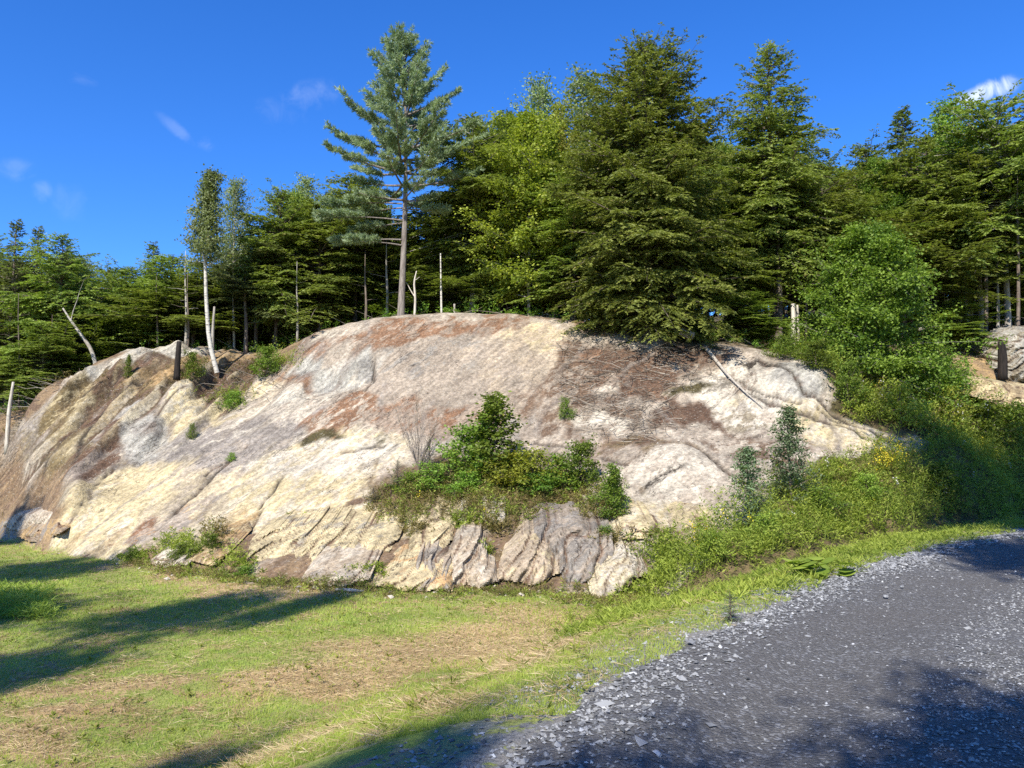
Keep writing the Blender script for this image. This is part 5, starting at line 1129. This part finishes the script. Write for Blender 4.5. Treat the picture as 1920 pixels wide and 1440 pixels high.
# forest undergrowth and dead twigs
g = G(); ff = (np.abs(X) < 24) * (Y > crestY + .3) * (Y < 37) * 1.0; weeds(g, scatter(ff, 7, rg, 2200), rg, .45, 18, .12, .06)
link('undergrowth', g.mesh('undergrowth'), M['maple'], kind='stuff')
g = G()
tw = scatter(ff, 5, rg, 1500); lit = pm([(1060, 640), (1320, 655), (1350, 690), (1250, 760), (1300, 800), (1200, 860), (1080, 800), (1050, 720)]) + pm([(1770, 600), (1920, 600), (1920, 680), (1780, 660)])
tw = np.concatenate([tw, scatter(lit, 30, rg, 900), scatter(pm([(-20, 790), (60, 740), (130, 690), (160, 700), (60, 850), (60, 920), (-20, 960)]) * (rockm < .6), 16, rg, 500), scatter(pm([(380, 690), (520, 670), (540, 720), (480, 750), (400, 740)]), 16, rg, 160)])
for p in tw:
    a = rg.rand() * 2 * pi; l = rg.uniform(.3, 1.1); d = np.array([cos(a), sin(a), rg.uniform(-.1, .5)]); s_ = np.linspace(0, 1, 4)[:, None]
    g.tube(p + [0, 0, .05] + d * l * s_ + rg.normal(0, .05 * l, (4, 3)) * s_, np.linspace(.012, .004, 4), 3, var=rg.rand())
link('dead_twigs', g.mesh('dead_twigs'), M['twig'], kind='stuff')

# bare wispy shrub on the rock
g = G(); p0 = hit(785, 880)
for i in range(26):
    a = rg.rand() * 2 * pi; d = np.array([cos(a) * .42, sin(a) * .42, 1.0]) * rg.uniform(.8, 1.75); s_ = np.linspace(0, 1, 6)[:, None]; pp = d * s_ + rg.normal(0, .04, (6, 3)) * s_
    g.tube(pp, np.linspace(.012, .003, 6), 3, var=.5)
    for j in range(9):
        q_ = pp[rg.randint(2, 6)]; e = d * .25 + rg.normal(0, .15, 3); g.tube([q_, q_ + e], [.005, .002], 3, var=.8)
o = link('bare_shrub', g.mesh('bare_shrub'), M['twig'], label='wispy nearly leafless shrub with thin grey stems left of the bush clump', category='shrub'); o.location = tuple(p0)

# lawn: blades and straw
def sample_field(Fd, x, y):
    i = np.clip(np.searchsorted(xs, x) - 1, 0, len(xs) - 2); j = np.clip(np.searchsorted(ys, y) - 1, 0, len(ys) - 2); return Fd[j, i]
def lawn_pts(n, ymin, ymax, power, rg):
    y = ymin * (ymax / ymin) ** (rg.rand(n) ** power); x = y * rg.uniform(-.70, .70, n); e = edge_dist(x, y); rs = sample_field(rock_side, x, y)
    ok = (e + .35 * fbm(x * 1.6, y * 1.6, 0 * x, 2) < -.08) & (rs < .55); return x[ok], y[ok], e[ok]
x, y, e = lawn_pts(330000, 5.0, 27, 1.15, rg)
sn = sample_field(strawness, x, y); patch = fbm(x * 1.4, y * 1.4, 0 * x, 3)
keep = rg.rand(len(x)) < np.clip(.95 - .85 * sn + .4 * patch, .06, 1); x, y, e, patch = x[keep], y[keep], e[keep], patch[keep]
z = zat(x, y); n = len(x); dist = y; h_ = rg.uniform(.02, .046, n) * (1 + .5 * np.clip(patch, 0, 1)) * np.clip(dist / 10, 1, 1.5)
d = np.stack([rg.normal(0, .45, n), rg.normal(0, .45, n), np.ones(n)], 1); g = G()
dn_ = d / np.linalg.norm(d, axis=1)[:, None]; wd_ = np.clip(dist / 7, .8, 2.6) * .008
sd_ = rg.normal(0, 1, (n, 3)) * [1, .4, .1]; sd_ /= np.linalg.norm(sd_, axis=1)[:, None]
p = np.stack([x, y, z - .005], 1); v = np.stack([p - sd_ * wd_[:, None] / 2, p + sd_ * wd_[:, None] / 2, p + dn_ * h_[:, None]], 1)
g.add(v.reshape(-1, 3), t=np.arange(n * 3).reshape(-1, 3), var=np.repeat(np.clip(.35 + .4 * patch + .4 * rg.rand(n), 0, 1), 3))
link('grass', g.mesh('grass'), M['grass'], kind='stuff')
x, y, e = lawn_pts(230000, 4.8, 24, 1.1, rg)
sn = sample_field(strawness, x, y); patch = fbm(x * 2.3 + 50, y * 2.3, 0 * x, 3)
keep = rg.rand(len(x)) < np.clip(.08 + .9 * sn + .5 * (patch > .2), 0, 1) * np.where(e > -.8, .4, 1); x, y = x[keep], y[keep]
n = len(x); g = G(); a = rg.rand(n) * pi; d = np.stack([np.cos(a), np.sin(a), rg.normal(0, .16, n)], 1); p = np.stack([x, y, zat(x, y) + rg.uniform(.008, .035, n)], 1)
g.leaves(p, d, np.cross(d, rg.normal(0, .6, (n, 3)) + [0, 0, 1]), rg.uniform(.05, .20, n), np.clip(y / 8, .8, 2.0) * .0052, rg.rand(n))
link('straw', g.mesh('straw'), M['straw'], kind='stuff')
# taller grass clump at left edge
g = G(); ps = []
for _ in range(420):
    h = hit(rg.uniform(-30, 95) , rg.uniform(1105, 1165))
    if h is not None: ps.append(h)
weeds(g, np.array(ps), rg, .16, 12, .14, .014, stem=False)
o = link('tall_grass', g.mesh('tall_grass'), M['weed'], kind='stuff')

# broad-leaved plant near the gravel
g = G(); c0 = hit(1530, 1082); rgl = np.random.RandomState(2)
for i in range(34):
    a = rgl.rand() * 6.28; r_ = rgl.uniform(.05, .42); p = np.array([r_ * cos(a) * 1.25, r_ * sin(a), 0.]); hgt = rgl.uniform(.08, .24); w_ = rgl.uniform(.07, .12)
    th = np.arange(9) / 9 * 6.28; tip = rgl.normal(0, .25, 2); rim = np.stack([np.cos(th) * w_, np.sin(th) * w_, (np.cos(th) * tip[0] + np.sin(th) * tip[1]) * w_ - .1 * w_], 1)
    v = np.concatenate([[[0, 0, .0]], rim * (1 + .08 * np.cos(th * 3)[:, None])]) + p + [0, 0, hgt]
    g.add(v, t=[[0, 1 + k_, 1 + (k_ + 1) % 9] for k_ in range(9)], var=np.full(10, rgl.rand())); g.tube([p * .6, p + [0, 0, hgt]], [.005, .004], 3, var=.3)
o = link('broad_leaved_plant', g.mesh('broad_leaved_plant'), M['weed'], label='low round-leaved plant growing in the verge beside the gravel road', category='plant'); o.location = tuple(c0)

# loose larger stones on the road edge
for i, (px, py, r_) in enumerate([(1335, 1218, .055), (1380, 1190, .05), (1368, 1205, .04), (1630, 1072, .05), (1480, 1130, .035), (1250, 1290, .05), (1262, 1275, .04), (1180, 1325, .045), (1120, 1345, .04), (1215, 1300, .05), (1590, 1090, .03), (1300, 1250, .045), (1410, 1300, .02), (1560, 1330, .025), (1090, 1372, .04), (1700, 1345, .025)]):
    ti_ = rng.uniform(11.5, 22); ui_ = rng.uniform(.0, .9); h = (np.interp(ti_, ts, ex) + np.interp(ti_, ts, nx_) * ui_, np.interp(ti_, ts, ey) + np.interp(ti_, ts, ny_) * ui_); r_ *= .62; hz = zat(h[0], h[1])[0]; rs_ = np.random.RandomState(i + 60)
    import bmesh
    bm = bmesh.new(); bmesh.ops.create_icosphere(bm, subdivisions=1, radius=r_)
    for vv in bm.verts: vv.co = Vector((vv.co.x * 1.25, vv.co.y, vv.co.z * .62)) * rs_.uniform(.75, 1.2)
    me = bpy.data.meshes.new('loose_stone'); bm.to_mesh(me); bm.free(); at = me.attributes.new('var', 'FLOAT', 'POINT'); at.data.foreach_set('value', [rs_.uniform(.6, .95)] * len(me.vertices))
    o = link('loose_stone', me, M['stone'], label='larger pale crushed stone lying along the gravel road edge', category='stone', group='larger stones along the gravel edge')
    o.location = (h[0], h[1], max(hz, ROAD_Z + .02) + r_ * .3); o.rotation_euler = (0, 0, rs_.rand() * 6)
tri = sum(len(me.polygons) for me in bpy.data.meshes if me.users); open('/tmp/polys.txt','w').write('%d %d\n' % (tri, cnt) + '\n'.join('%s %d %d' % (m_.name, len(m_.polygons), m_.users) for m_ in sorted(bpy.data.meshes, key=lambda m_: -len(m_.polygons))[:40]))
